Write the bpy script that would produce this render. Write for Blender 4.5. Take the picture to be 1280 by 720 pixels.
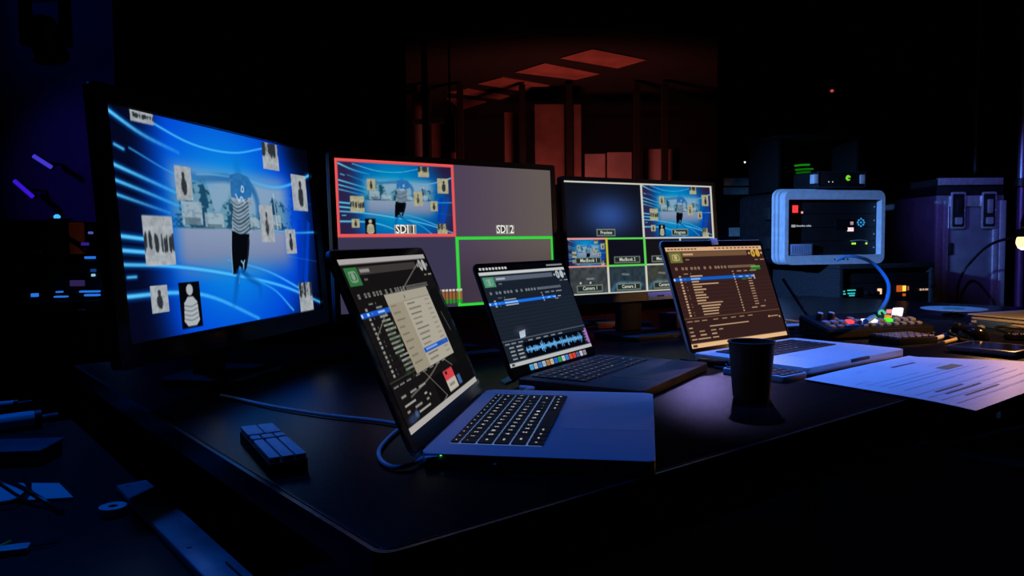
import bpy, bmesh, math, random
import numpy as np
from mathutils import Vector, Matrix, Euler
R = math.radians
PI = math.pi
random.seed(7); rng = np.random.default_rng(7)
S = bpy.context.scene
COL = S.collection
for o in list(bpy.data.objects): bpy.data.objects.remove(o)

# ------------------------------------------------------------------ camera
TZ = 0.75                                   # height of the desk top above the floor
CAM_F, CAM_PITCH, CAM_ROLL, CAM_H = 969.44, R(3.4259), R(-0.6275), 0.2399
_cp, _sp, _cr, _sr = math.cos(CAM_PITCH), math.sin(CAM_PITCH), math.cos(CAM_ROLL), math.sin(CAM_ROLL)
_fw = Vector((0, _cp, -_sp)); _up0 = Vector((0, _sp, _cp)); _rt0 = Vector((1, 0, 0))
_rt = _rt0*_cr + _up0*_sr; _up = _up0*_cr - _rt0*_sr
CAM_O = Vector((0, 0, TZ + CAM_H))
cam = bpy.data.cameras.new('camera'); camo = bpy.data.objects.new('camera', cam); COL.objects.link(camo)
m3 = Matrix((_rt, _up, -_fw)).transposed()
camo.matrix_world = Matrix.Translation(CAM_O) @ m3.to_4x4()
cam.sensor_fit = 'HORIZONTAL'; cam.sensor_width = 36.0; cam.lens = CAM_F/1280*36.0
cam.clip_start = 0.02; cam.clip_end = 100
S.camera = camo

# ------------------------------------------------------------------ world, lights, exposure
W = bpy.data.worlds.new('dark_hall'); S.world = W; W.use_nodes = True
W.node_tree.nodes['Background'].inputs[0].default_value = (0.10, 0.16, 0.5, 1)
W.node_tree.nodes['Background'].inputs[1].default_value = 0.002
S.view_settings.view_transform = 'Standard'; S.view_settings.look = 'None'
S.view_settings.exposure = 0; S.view_settings.gamma = 1; S.view_settings.use_curve_mapping = False

def lamp(name, kind, loc, energy, color, target=None, size=0.05, angle=40, blend=0.6):
    l = bpy.data.lights.new(name, kind); l.energy = energy; l.color = color
    if kind == 'SPOT': l.spot_size = R(angle); l.spot_blend = blend; l.shadow_soft_size = size
    elif kind == 'POINT': l.shadow_soft_size = size
    elif kind == 'AREA': l.size = size
    o = bpy.data.objects.new(name, l); COL.objects.link(o); o.location = loc
    if target is not None:
        o.rotation_euler = (Vector(target) - Vector(loc)).to_track_quat('-Z', 'Y').to_euler()
    return o
BLUE = (0.012, 0.16, 1.0)
lamp('blue_stage_wash', 'SPOT', (0.75, 2.15, TZ+3.3), 600, (0.014, 0.19, 1.0), (0.46, 1.64, TZ), 0.06, 23, 1.0)
lamp('blue_stage_wash_wide', 'SPOT', (-1.1, 1.7, TZ+3.0), 112, (0.001, 0.145, 1.0), (-0.3, 1.0, TZ), 0.06, 62, 0.9)
lamp('blue_side_spot', 'SPOT', (-1.6, 1.6, TZ+0.85), 800, (0.14, 0.38, 1.0), (1.05, 3.50, TZ+0.18), 0.05, 24, 1.0)
lamp('blue_cable_fill', 'SPOT', (-0.4, 0.9, TZ+2.7), 620, (0.03, 0.26, 1.0), (1.18, 2.42, TZ+0.13), 0.05, 13, 0.9)  # added fill that brightens the blue network cable
lamp('violet_back_wash', 'SPOT', (1.30, 4.9, TZ+2.5), 72, (0.42, 0.36, 1.0), (0.44, 1.34, TZ), 0.04, 6.2, 1.0)
lamp('blue_backdrop_wash', 'SPOT', (-5.3, 7.0, 4.6), 24, (0.02, 0.10, 1.0), (-4.75, 8.6, 3.3), 0.1, 60, 1.0)
lamp('violet_side_spot', 'SPOT', (-0.2, 0.6, TZ+2.4), 470, (0.16, 0.13, 1.0), (2.45, 3.9, TZ+0.42), 0.05, 13, 0.9)
lamp('red_hall_uplight', 'SPOT', (0.9, 10.9, 0.4), 170, (1.0, 0.20, 0.15), (0.8, 12.6, 2.6), 0.3, 130, 0.6)
lamp('violet_stage_beam', 'SPOT', (-5.4, 6.2, 2.4), 75, (0.10, 0.03, 1.0), (-4.6, 8.4, 1.75), 0.1, 55, 1.0)

# ------------------------------------------------------------------ helpers: placing
def ray(u, v): return _fw + _rt*((u-640)/CAM_F) - _up*((v-360)/CAM_F)
def D(u, v, z=0.0):
    "point of the horizontal plane z above the desk top"
    d = ray(u, v); t = (TZ + z - CAM_O.z)/d.z
    return CAM_O + d*t
def P(u, v, Y):
    "point at distance Y down the hall"
    d = ray(u, v); return CAM_O + d*(Y/d.y)

# ------------------------------------------------------------------ helpers: materials
MATS = {}
def mat(name, col, rough=0.5, metal=0.0, spec=0.5, noise=None, bump=None, emit=None, es=1.0, aniso=None, alpha=None):
    if name in MATS: return MATS[name]
    m = bpy.data.materials.new(name); m.use_nodes = True; nt = m.node_tree; b = nt.nodes['Principled BSDF']
    b.inputs['Base Color'].default_value = (*col, 1); b.inputs['Roughness'].default_value = rough
    b.inputs['Metallic'].default_value = metal; b.inputs['Specular IOR Level'].default_value = spec
    tc = nt.nodes.new('ShaderNodeTexCoord')
    if noise:
        sc, amt = noise
        n = nt.nodes.new('ShaderNodeTexNoise'); n.inputs['Scale'].default_value = sc; n.inputs['Detail'].default_value = 4
        nt.links.new(tc.outputs['Object'], n.inputs['Vector'])
        r = nt.nodes.new('ShaderNodeValToRGB')
        r.color_ramp.elements[0].color = (*[c*(1-amt) for c in col], 1); r.color_ramp.elements[1].color = (*[min(1, c*(1+amt)) for c in col], 1)
        r.color_ramp.elements[0].position = .3; r.color_ramp.elements[1].position = .7
        nt.links.new(n.outputs['Fac'], r.inputs['Fac']); nt.links.new(r.outputs['Color'], b.inputs['Base Color'])
    if bump:
        sc, st = bump
        n = nt.nodes.new('ShaderNodeTexNoise'); n.inputs['Scale'].default_value = sc; n.inputs['Detail'].default_value = 3
        nt.links.new(tc.outputs['Object'], n.inputs['Vector'])
        bp = nt.nodes.new('ShaderNodeBump'); bp.inputs['Strength'].default_value = st; bp.inputs['Distance'].default_value = 0.002
        nt.links.new(n.outputs['Fac'], bp.inputs['Height']); nt.links.new(bp.outputs['Normal'], b.inputs['Normal'])
    if emit:
        b.inputs['Emission Color'].default_value = (*emit, 1); b.inputs['Emission Strength'].default_value = es
    MATS[name] = m
    return m
def lin(c):
    c = np.asarray(c, float)
    return np.where(c <= 0.04045, c/12.92, ((c+0.055)/1.055)**2.4)
def rgb(r, g, b): return tuple(float(x) for x in lin(np.array([r, g, b])/255))
def glow(name, r, g, b, s=1.0): return mat(name, (0.01, 0.01, 0.01), 0.4, emit=rgb(r, g, b), es=s)

def screen_mat():
    m = bpy.data.materials.new('lit_display'); m.use_nodes = True; nt = m.node_tree; b = nt.nodes['Principled BSDF']
    b.inputs['Base Color'].default_value = (.004, .004, .005, 1); b.inputs['Roughness'].default_value = 0.10
    b.inputs['Specular IOR Level'].default_value = 0.0
    a = nt.nodes.new('ShaderNodeAttribute'); a.attribute_name = 'pix'
    nt.links.new(a.outputs['Color'], b.inputs['Emission Color']); b.inputs['Emission Strength'].default_value = 1.0
    return m
M_SCREEN = screen_mat()
M_DESK = mat('black_laminate', (.0030, .0030, .0034), 0.27, noise=(60, .5), bump=(420, .15), spec=.22)
M_DESKEDGE = mat('desk_edge_trim', (.03, .03, .034), 0.28, spec=.6, bump=(90, .2))
M_BLACKP = mat('black_plastic', (.008, .008, .009), 0.42, noise=(30, .3))
M_BLACKG = mat('gloss_black_plastic', (.006, .006, .007), 0.12, noise=(30, .2))
M_BLACKM = mat('matt_black_metal', (.010, .010, .011), 0.5, metal=.2, noise=(25, .3))
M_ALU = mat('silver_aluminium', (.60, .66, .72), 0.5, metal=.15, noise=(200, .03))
M_ALUC = mat('lit_silver_aluminium', (.88, .89, .90), 0.42, metal=.35, noise=(200, .03))  # paler copy of the silver: stronger light on this laptop put into its colour
M_DARKALU = mat('dark_grey_aluminium', (.030, .030, .035), 0.45, metal=.2, noise=(200, .05))
M_KEY = mat('black_keycap', (.008, .008, .009), 0.5, noise=(90, .2))
M_GLASS = mat('black_bezel_glass', (.004, .004, .005), 0.12, noise=(20, .2), spec=.12)
M_CARPET = mat('charcoal_carpet', (.026, .027, .032), 0.95, noise=(160, .75), bump=(260, 1.0), spec=.1)
M_GREYP = mat('grey_case_plastic', (.62, .65, .70), 0.5, noise=(40, .12))
M_EXTR = mat('aluminium_extrusion', (.62, .62, .65), 0.33, metal=.7, noise=(50, .15))
M_PLY = mat('laminated_case_panel', (.11, .11, .13), 0.5, noise=(14, .2), bump=(150, .2))
M_CUP = mat('black_card_cup', (.055, .052, .050), 0.62, noise=(60, .2))
M_WHITEP = mat('white_plastic', (.7, .71, .73), 0.45, noise=(40, .06))
M_CABLEK = mat('black_cable', (.010, .010, .011), 0.42, noise=(40, .2))
M_CABLEW = mat('white_cable', (.62, .64, .68), 0.4, noise=(40, .06))
M_CABLEB = mat('blue_cable', (.12, .45, .92), 0.38, noise=(40, .1))
M_DRAPE = mat('black_stage_drape', (.0045, .0045, .005), 0.95, noise=(8, .4), spec=.05)
M_SOOT = mat('soot_black_board', (.0028, .0028, .003), 0.7, noise=(12, .3), spec=.2)
M_FLOOR = mat('dark_stage_floor', (.008, .008, .009), 0.6, noise=(6, .4))
M_WALL = mat('dark_hall_wall', (.010, .010, .012), 0.9, noise=(2, .3))
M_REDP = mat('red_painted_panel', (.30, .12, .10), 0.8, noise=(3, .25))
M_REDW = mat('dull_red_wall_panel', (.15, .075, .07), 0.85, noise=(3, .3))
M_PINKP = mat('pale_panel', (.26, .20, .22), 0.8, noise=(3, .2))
M_BLACKBEAM = mat('black_beam', (.0015, .0013, .0013), 0.9, noise=(5, .3))

# ------------------------------------------------------------------ helpers: meshes
def B(): return bmesh.new()
def box(bm, x0, x1, y0, y1, z0, z1, bev=0.0, seg=2, M=None):
    vs = [bm.verts.new((x, y, z)) for z in (z0, z1) for y in (y0, y1) for x in (x0, x1)]
    f = [bm.faces.new([vs[i] for i in q]) for q in ((0, 2, 3, 1), (4, 5, 7, 6), (0, 1, 5, 4), (2, 6, 7, 3), (0, 4, 6, 2), (1, 3, 7, 5))]
    if bev:
        r = bmesh.ops.bevel(bm, geom=list({e for ff in f for e in ff.edges}), offset=bev, segments=seg, affect='EDGES', profile=.5)
        vs = list({v for ff in r['faces'] for v in ff.verts} | {v for v in vs if v.is_valid})
    if M is not None:
        for v in vs: v.co = M @ v.co
    return vs
def prism(bm, pts, z0, z1, bev=0.0, seg=2):
    a = [bm.verts.new((x, y, z0)) for x, y in pts]; b = [bm.verts.new((x, y, z1)) for x, y in pts]
    n = len(pts)
    fb = bm.faces.new(a[::-1]); ft = bm.faces.new(b)
    for i in range(n): bm.faces.new((a[i], a[(i+1) % n], b[(i+1) % n], b[i]))
    if bev: bmesh.ops.bevel(bm, geom=list(ft.edges)+list(fb.edges), offset=bev, segments=seg, affect='EDGES', profile=.5)
def rrect(x0, x1, y0, y1, r, n=6):
    out = []
    for cx, cy, a0 in ((x1-r, y1-r, 0), (x0+r, y1-r, 90), (x0+r, y0+r, 180), (x1-r, y0+r, 270)):
        for i in range(n+1):
            a = R(a0+90*i/n); out.append((cx+r*math.cos(a), cy+r*math.sin(a)))
    return out
def ring_prism(bm, outer, inner, z0, z1):
    n = len(outer)
    A = [[bm.verts.new((x, y, z)) for x, y in L] for L in (outer, inner) for z in (z0, z1)]
    o0, o1, i0, i1 = A
    for k in range(n):
        j = (k+1) % n
        bm.faces.new((o0[k], o0[j], o1[j], o1[k])); bm.faces.new((i0[j], i0[k], i1[k], i1[j]))
        bm.faces.new((o1[k], o1[j], i1[j], i1[k])); bm.faces.new((o0[j], o0[k], i0[k], i0[j]))
def lathe(bm, prof, n=32, c=(0, 0, 0), cap0=True, cap1=True):
    rings = []
    for r, z in prof:
        rings.append([bm.verts.new((c[0]+r*math.cos(2*PI*i/n), c[1]+r*math.sin(2*PI*i/n), c[2]+z)) for i in range(n)])
    for a, b in zip(rings, rings[1:]):
        for i in range(n): bm.faces.new((a[i], a[(i+1) % n], b[(i+1) % n], b[i]))
    if cap0: bm.faces.new(rings[0][::-1])
    if cap1: bm.faces.new(rings[-1])
def catmull(pts, k=8):
    pts = [Vector(p) for p in pts]; out = []
    q = [pts[0]*2-pts[1]]+pts+[pts[-1]*2-pts[-2]]
    for i in range(1, len(q)-2):
        for j in range(k):
            t = j/k; a, b, c, d = q[i-1:i+3]
            out.append(.5*((2*b)+(c-a)*t+(2*a-5*b+4*c-d)*t*t+(3*b-a-3*c+d)*t**3))
    out.append(pts[-1]); return out
def tube(bm, pts, r, n=8, smooth=8):
    ps = catmull(pts, smooth) if smooth else [Vector(p) for p in pts]
    rings = []; up = Vector((0, 0, 1))
    for i, p in enumerate(ps):
        t = (ps[min(i+1, len(ps)-1)]-ps[max(i-1, 0)]).normalized()
        s = t.cross(up)
        if s.length < 1e-3: s = t.cross(Vector((1, 0, 0)))
        s.normalize(); w = s.cross(t)
        rr = r(i/(len(ps)-1)) if callable(r) else r
        rings.append([bm.verts.new(p+(s*math.cos(2*PI*k/n)+w*math.sin(2*PI*k/n))*rr) for k in range(n)])
    for a, b in zip(rings, rings[1:]):
        for k in range(n): bm.faces.new((a[k], a[(k+1) % n], b[(k+1) % n], b[k]))
    bm.faces.new(rings[0][::-1]); bm.faces.new(rings[-1])
def mesh_of(bm, name, m, smooth=False):
    bmesh.ops.recalc_face_normals(bm, faces=bm.faces)
    me = bpy.data.meshes.new(name); bm.to_mesh(me); bm.free()
    me.materials.append(m)
    if smooth:
        me.polygons.foreach_set('use_smooth', [True]*len(me.polygons))
        me.set_sharp_from_angle(angle=R(40))
    return me
def obj(name, data, parent=None, loc=(0, 0, 0), rot=(0, 0, 0)):
    o = bpy.data.objects.new(name, data); COL.objects.link(o); o.parent = parent
    o.location = loc; o.rotation_euler = rot
    return o
def part(name, bm, m, parent=None, loc=(0, 0, 0), rot=(0, 0, 0), smooth=True):
    return obj(name, mesh_of(bm, name, m, smooth), parent, loc, rot)
def tag(o, label, cat, group=None):
    o['label'] = label; o['category'] = cat
    if group: o['group'] = group
    return o
def thing(name, label, cat, loc=(0, 0, 0), rz=0.0, group=None):
    o = obj(name, None, None, loc, (0, 0, rz)); o.empty_display_size = .05
    return tag(o, label, cat, group)
def struct(o): o['kind'] = 'structure'; return o
_tc = {}
def text_geo(s, size):
    "triangulated outline of a line of lettering, centred on the origin"
    if s not in _tc:
        c = bpy.data.curves.new('t', 'FONT'); c.body = s; c.size = 1; c.align_x = 'CENTER'; c.align_y = 'CENTER'; c.resolution_u = 2; c.offset = .012
        o = bpy.data.objects.new('t', c); COL.objects.link(o)
        bpy.context.view_layer.update()
        me = o.evaluated_get(bpy.context.evaluated_depsgraph_get()).to_mesh()
        _tc[s] = ([v.co.copy() for v in me.vertices], [list(p.vertices) for p in me.polygons])
        o.to_mesh_clear(); bpy.data.objects.remove(o); bpy.data.curves.remove(c)
    return _tc[s]
def add_text(bm, s, x, y, z, size, sx=1.0):
    vs, fs = text_geo(s, size)
    nv = [bm.verts.new((x+v.x*size*sx, y+v.y*size, z)) for v in vs]
    for f in fs:
        try: bm.faces.new([nv[i] for i in f])
        except ValueError: pass

# ------------------------------------------------------------------ pictures shown on the displays
class Canvas:
    def __init__(s, w, h, bg):
        s.k = 2; s.w, s.h = w, h
        s.a = np.zeros((h*2, w*2, 3)); s.a[:] = np.array(bg)/255
        yy, xx = np.mgrid[0:h*2, 0:w*2]
        s.u = (xx+.5)/(w*2); s.v = (yy+.5)/(h*2)
    def _win(s, u0, v0, u1, v1):
        H, Wd = s.u.shape
        return (slice(max(0, int(math.floor(v0*H))), max(0, min(H, int(math.ceil(v1*H))))), slice(max(0, int(math.floor(u0*Wd))), max(0, min(Wd, int(math.ceil(u1*Wd))))))
    def put(s, sl, mask, col):
        c = np.asarray(col, float)/255
        s.a[sl] = s.a[sl]*(1-mask[..., None]) + c*mask[..., None]
    def rect(s, u0, v0, u1, v1, col, a=1.0):
        sl = s._win(u0, v0, u1, v1); U = s.u[sl]; V = s.v[sl]
        s.put(sl, ((U >= u0) & (U <= u1) & (V >= v0) & (V <= v1))*a, col)
    def ell(s, cu, cv, ru, rv, col, a=1.0, soft=0.0):
        f = 1+soft
        sl = s._win(cu-ru*f, cv-rv*f, cu+ru*f, cv+rv*f); d = np.sqrt(((s.u[sl]-cu)/ru)**2+((s.v[sl]-cv)/rv)**2)
        m = np.clip((f-d)/(f-(1-soft)), 0, 1) if soft else (d <= 1)*1.0
        s.put(sl, m*a, col)
    def poly(s, pts, col, a=1.0):
        xs = [p[0] for p in pts]; ys = [p[1] for p in pts]
        sl = s._win(min(xs), min(ys), max(xs), max(ys)); U = s.u[sl]; V = s.v[sl]
        ins = np.zeros(U.shape, bool)
        for (x0, y0), (x1, y1) in zip(pts, pts[1:]+pts[:1]):
            if y0 == y1: continue
            c = ((y0 > V) != (y1 > V)) & (U < (x1-x0)*(V-y0)/(y1-y0)+x0); ins ^= c
        s.put(sl, ins*a, col)
    def stroke(s, pts, wd, col, a=1.0, asp=16/9, fade=(1, 1)):
        "soft line through points; wd as a share of the picture height"
        P2 = [(p.x, p.y) for p in catmull([(x, y, 0) for x, y in pts], 6)] if len(pts) > 2 else pts
        n = len(P2)-1
        acc = np.zeros(s.u.shape)
        for i in range(n):
            (x0, y0), (x1, y1) = P2[i], P2[i+1]
            f = (1-i/max(1, n))*fade[0]+(i/max(1, n))*fade[1]
            pad = wd*1.5
            sl = s._win(min(x0, x1)-pad, min(y0, y1)-pad, max(x0, x1)+pad, max(y0, y1)+pad)
            U = s.u[sl]*asp; V = s.v[sl]; ax, bx = x0*asp, x1*asp
            L = (bx-ax)**2+(y1-y0)**2+1e-12
            t = np.clip(((U-ax)*(bx-ax)+(V-y0)*(y1-y0))/L, 0, 1)
            d = np.hypot(U-ax-t*(bx-ax), V-y0-t*(y1-y0))
            acc[sl] = np.maximum(acc[sl], np.clip(1.4-d/(wd*.5), 0, 1)*f)
        s.put((slice(None), slice(None)), np.clip(acc, 0, 1)*a, col)
    def out(s):
        a = s.a.reshape(s.h, 2, s.w, 2, 3).mean((1, 3))
        return lin(np.clip(a, 0, 1))
def vnoise(u, v, f, seed):
    g = np.random.default_rng(seed).random((int(f)+3, int(f)+3))
    x = u*f; y = v*f; xi = np.floor(x).astype(int) % (int(f)+1); yi = np.floor(y).astype(int) % (int(f)+1); fx = x-np.floor(x); fy = y-np.floor(y)
    fx = fx*fx*(3-2*fx); fy = fy*fy*(3-2*fy)
    return (g[yi, xi]*(1-fx)+g[yi, xi+1]*fx)*(1-fy)+(g[yi+1, xi]*(1-fx)+g[yi+1, xi+1]*fx)*fy
def sstep(a, b, x):
    t = np.clip((x-a)/(b-a), 0, 1); return t*t*(3-2*t)
def mix3(c0, c1, t): return np.array(c0)[None, None]*(1-t[..., None])+np.array(c1)[None, None]*t[..., None]

def collage(w, h, warm=0.0, extra=True):
    "sports title graphic: pale streaks over blue, photo cards, a running player in shorts"
    c = Canvas(w, h, (0, 0, 0)); u, v = c.u, c.v
    r = np.hypot((u-.47)/.56, (v-.47)/.92)
    edge = np.array((4, 5, 26)) if not warm else np.array((44, 30, 66))
    a = mix3((10, 140, 226) if not warm else (0, 146, 196), (0, 70, 214) if not warm else (0, 84, 160), sstep(.15, .78, r))
    a = a*(1-sstep(.66, 1.08, r)[..., None])+edge*sstep(.66, 1.08, r)[..., None]
    # darker left flank and corner
    lf = sstep(.24, .05, u)*.93; a = a*(1-lf[..., None])+edge*lf[..., None]
    rt = sstep(.72, .98, u)*sstep(.30, .02, v); a = a*(1-rt[..., None])+np.array((3, 4, 16) if not warm else (36, 28, 58))*rt[..., None]
    # the photograph in the middle
    sky = mix3((150, 170, 190), (126, 150, 172), v*1.0)
    tr = vnoise(u, v*.35, 34, 3)*.6+vnoise(u, v, 90, 4)*.4
    hz = .24+.18*vnoise(u, v*0, 22, 5)
    tree = sstep(hz, hz+.03, v)*sstep(.515, .50, v)
    ph = sky*(1-tree[..., None])+(mix3((26, 62, 84), (112, 150, 164), sstep(.42, .62, tr)))*tree[..., None]
    gr = sstep(.50, .52, v); ph = ph*(1-gr[..., None])+mix3((150, 150, 172), (124, 128, 160), sstep(.5, .72, v))*gr[..., None]
    pm = sstep(.17, .27, u)*sstep(.88, .76, u)*sstep(.15, .29, v)*sstep(.80, .62, v)*.88
    a = a*(1-pm[..., None])+ph*pm[..., None]
    c.a = a/255
    for (x0, y0, x1, y1) in ((.25, .38, .34, .49), (.35, .43, .44, .50), (.58, .44, .63, .50), (.70, .42, .77, .50)):
        c.rect(x0, y0, x1, y1, (166, 180, 190), .7); c.rect(x0+.01, (y0+y1)/2+.02, x1-.01, y1, (60, 84, 100), .55)
    c.stroke([(.735, .30), (.745, .50)], .012, (190, 205, 215), .7); c.stroke([(.715, .33), (.72, .5)], .006, (190, 205, 215), .6)
    c.stroke([(.68, .50), (.25, .505)], .006, (70, 96, 112), .7)
    # broad dark blue rays at the right
    c.poly([(.885, .44), (.915, .44), (.875, .80), (.85, .80)], (0, 50, 190), .75); c.poly([(.955, .44), (.975, .46), (.915, .86), (.89, .84)], (0, 64, 210), .7)
    # streaks of light
    ck = (92, 206, 255) if not warm else (120, 212, 235)
    T = .017
    for pts, wd, al, fd in (
        ([(0, .02), (.12, .10), (.26, .155)], T*1.2, 1, (1, .2)), ([(.12, .02), (.32, .10), (.52, .105), (.70, .045)], T*.7, .8, (1, .8)),
        ([(.07, .17), (.24, .26), (.42, .30)], T*.5, .55, (1, .3)), ([(0, .245), (.13, .30), (.27, .36)], T*1.1, .95, (1, .3)),
        ([(0, .31), (.13, .36), (.25, .41)], T, .9, (1, .3)), ([(0, .37), (.10, .405), (.2, .44)], T*.9, .8, (1, .3)),
        ([(.02, .165), (.05, .18)], T*.8, .8, (1, .4)), ([(0, .545), (.1, .56)], T*1.2, .95, (1, .9)), ([(0, .605), (.12, .62)], T*1.2, .95, (1, .8)),
        ([(0, .665), (.2, .685), (.45, .74), (.74, .83), (1.0, .96)], T*1.1, .85, (1, .85)), ([(0, .80), (.2, .805), (.36, .85), (.58, .99)], T*1.3, .95, (1, .5)),
        ([(.44, .665), (.66, .74), (.88, .87)], T*.9, .8, (.3, 1)), ([(.50, .745), (.68, .84), (.80, .98)], T*.8, .75, (.3, 1)),
        ([(.56, .235), (.74, .26), (.88, .22), (1.0, .155)], T*1.2, .95, (.25, 1)), ([(.68, .505), (.85, .52), (1.0, .515)], T*.8, .7, (.3, 1)),
        ([(.02, .72), (.05, .72)], T*.8, .8, (1, .4)), ([(.80, .66), (1.0, .70)], T*.4, .5, (.3, 1)), ([(.72, .30), (1.0, .34)], T*.4, .5, (.2, 1))):
        c.stroke(pts, wd*1.9, (0, 112, 232) if not warm else (0, 120, 190), al*.55, fade=fd); c.stroke(pts, wd*.85, ck, al, fade=fd)
    # the player
    bl = (16, 88, 156)
    c.ell(.537, .175, .020, .045, (8, 116, 196), .55, .5)
    c.stroke([(.53, .255), (.47, .245), (.40, .255), (.345, .262), (.312, .258)], .046, bl, .75, fade=(1, .7)); c.stroke([(.318, .262), (.298, .252), (.292, .235)], .02, (40, 120, 186), .8)
    c.stroke([(.49, .235), (.40, .236), (.33, .245)], .010, (120, 180, 214), .5)
    c.stroke([(.585, .255), (.618, .30), (.633, .36), (.632, .43)], .05, bl, .85, fade=(1, .6))
    tor = [(.492, .225), (.54, .205), (.592, .222), (.612, .265), (.598, .34), (.582, .43), (.574, .50), (.566, .54), (.52, .535), (.478, .52), (.484, .45), (.494, .40), (.486, .32)]
    c.poly(tor, (134, 156, 172), 1)
    c.poly([(.492, .225), (.54, .205), (.592, .222), (.612, .265), (.60, .33), (.55, .35), (.49, .34)], (22, 98, 170), .85)
    for k in range(9):
        yy = .36+.020*k
        c.stroke([(.488, yy), (.515, yy+.020), (.545, yy+.008), (.578, yy-.018)], .006+.003*(k % 3), (30, 50, 70), .75)
    sl = c._win(.488, .22, .596, .53); nn = vnoise(c.u[sl], c.v[sl], 60, 9); c.a[sl] *= (.90+.18*nn[..., None])
    c.stroke([(.552, .275), (.561, .285), (.558, .305), (.547, .302), (.552, .275)], .009, (196, 220, 232), .9); c.stroke([(.515, .325), (.530, .355), (.545, .335), (.560, .36)], .013, (196, 218, 230), .75)
    c.poly([(.476, .515), (.52, .532), (.569, .532), (.566, .58), (.556, .64), (.545, .685), (.536, .715), (.516, .742), (.506, .705), (.498, .70), (.488, .738), (.464, .742), (.464, .66), (.468, .59)], (4, 7, 13), 1)
    c.stroke([(.474, .525), (.465, .62), (.462, .73)], .007, (164, 194, 212), .7); c.stroke([(.562, .55), (.55, .64), (.535, .70)], .004, (60, 84, 110), .6)
    c.stroke([(.512, .675), (.522, .692), (.519, .722)], .011, (140, 204, 246), .9); c.stroke([(.530, .672), (.522, .692)], .009, (140, 204, 246), .9)
    c.stroke([(.492, .735), (.478, .79), (.462, .86), (.452, .90)], .042, (4, 80, 164), .8, fade=(1, .2)); c.stroke([(.513, .728), (.545, .765), (.585, .795), (.603, .815), (.602, .87)], .036, (4, 80, 164), .85, fade=(1, .3))
    c.stroke([(.50, .74), (.488, .79)], .008, (90, 170, 220), .5)
    # the photo cards
    cards = [(.235, .215, .305, .375, 0), (.09, .455, .205, .675, 1), (.095, .765, .16, .885, 0), (.205, .76, .295, .975, 2), (.69, .01, .79, .16, 3), (.865, .165, .97, .385, 4), (.79, .50, .86, .645, 0), (.85, .825, .945, 1.0, 3), (.64, .37, .72, .575, 5)]
    if extra: cards.append((.085, -.01, .17, .05, 1))
    pc = np.array((168, 176, 182)) if not warm else np.array((176, 172, 140))
    for i, (x0, y0, x1, y1, kd) in enumerate(cards):
        dw, dh = x1-x0, y1-y0
        if kd == 2:
            c.rect(x0, y0, x1, y1, (4, 6, 12)); cx = (x0+x1)/2
            c.ell(cx, y0+dh*.17, dw*.16, dh*.12, pc); c.poly([(cx-dw*.30, y0+dh*.45), (cx-dw*.12, y0+dh*.32), (cx+dw*.12, y0+dh*.32), (cx+dw*.32, y0+dh*.45), (cx+dw*.36, y0+dh*.86), (cx+dw*.2, y0+dh*.96), (cx-dw*.2, y0+dh*.96), (cx-dw*.36, y0+dh*.84)], pc)
            for j in range(4): c.stroke([(cx-dw*.3, y0+dh*(.5+.1*j)), (cx, y0+dh*(.54+.1*j)), (cx+dw*.3, y0+dh*(.49+.1*j))], .006, (90, 98, 108), .8)
            continue
        c.rect(x0, y0, x1, y1, pc)
        sl = c._win(max(0, x0), max(0, y0), x1, y1); U = (c.u[sl]-x0)/dw; Vv = (c.v[sl]-y0)/dh
        n = vnoise(U*.99, Vv*.99, 7, 11+i)*.55+vnoise(U*.99, Vv*.99, 17, 31+i)*.45
        if kd == 1:
            cols_ = vnoise(U*.99, Vv*0, 24, 51+i); dens = np.exp(-((Vv-.50-.10*vnoise(U*.99, Vv*0, 14, 71+i))/.20)**4)*(.30+1.1*cols_)
        elif kd == 3:
            cols_ = vnoise(U*.99, Vv*0, 9, 51+i); dens = sstep(.75, .35, Vv)*(.35+.85*cols_)
        else:
            cx = .5 if kd != 4 else .58
            dens = np.exp(-(((U-cx)/.20)**2+((Vv-.60)/.30)**2)**2)*1.1+np.exp(-(((U-cx)/.11)**2+((Vv-.24)/.10)**2)**2)*.9
            if kd == 5: dens *= .7
        dk_ = sstep(.48, .72, dens*.62+n*.42)*.86
        c.put(sl, dk_, (26, 31, 38)); c.a[sl] *= (.80+.28*n[..., None])
    return c
def blit(c, src, u0, v0, u1, v1):
    H, Wd = c.u.shape[0], c.u.shape[1]
    y0, y1, x0, x1 = int(v0*H), int(v1*H), int(u0*Wd), int(u1*Wd)
    sh, sw = src.a.shape[:2]
    yi = (np.arange(y1-y0)+.5)/(y1-y0)*sh; xi = (np.arange(x1-x0)+.5)/(x1-x0)*sw
    # area average through an integral image keeps the small copies clean
    I = np.zeros((sh+1, sw+1, 3)); I[1:, 1:] = src.a.cumsum(0).cumsum(1)
    ye = np.round(np.linspace(0, sh, y1-y0+1)).astype(int); xe = np.round(np.linspace(0, sw, x1-x0+1)).astype(int)
    ye[1:] = np.maximum(ye[1:], ye[:-1]+1).clip(max=sh); xe[1:] = np.maximum(xe[1:], xe[:-1]+1).clip(max=sw)
    s = I[ye[1:]][:, xe[1:]]-I[ye[:-1]][:, xe[1:]]-I[ye[1:]][:, xe[:-1]]+I[ye[:-1]][:, xe[:-1]]
    ar = np.maximum(1, (ye[1:]-ye[:-1])[:, None]*(xe[1:]-xe[:-1])[None])
    c.a[y0:y1, x0:x1] = s/ar[..., None]
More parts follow.
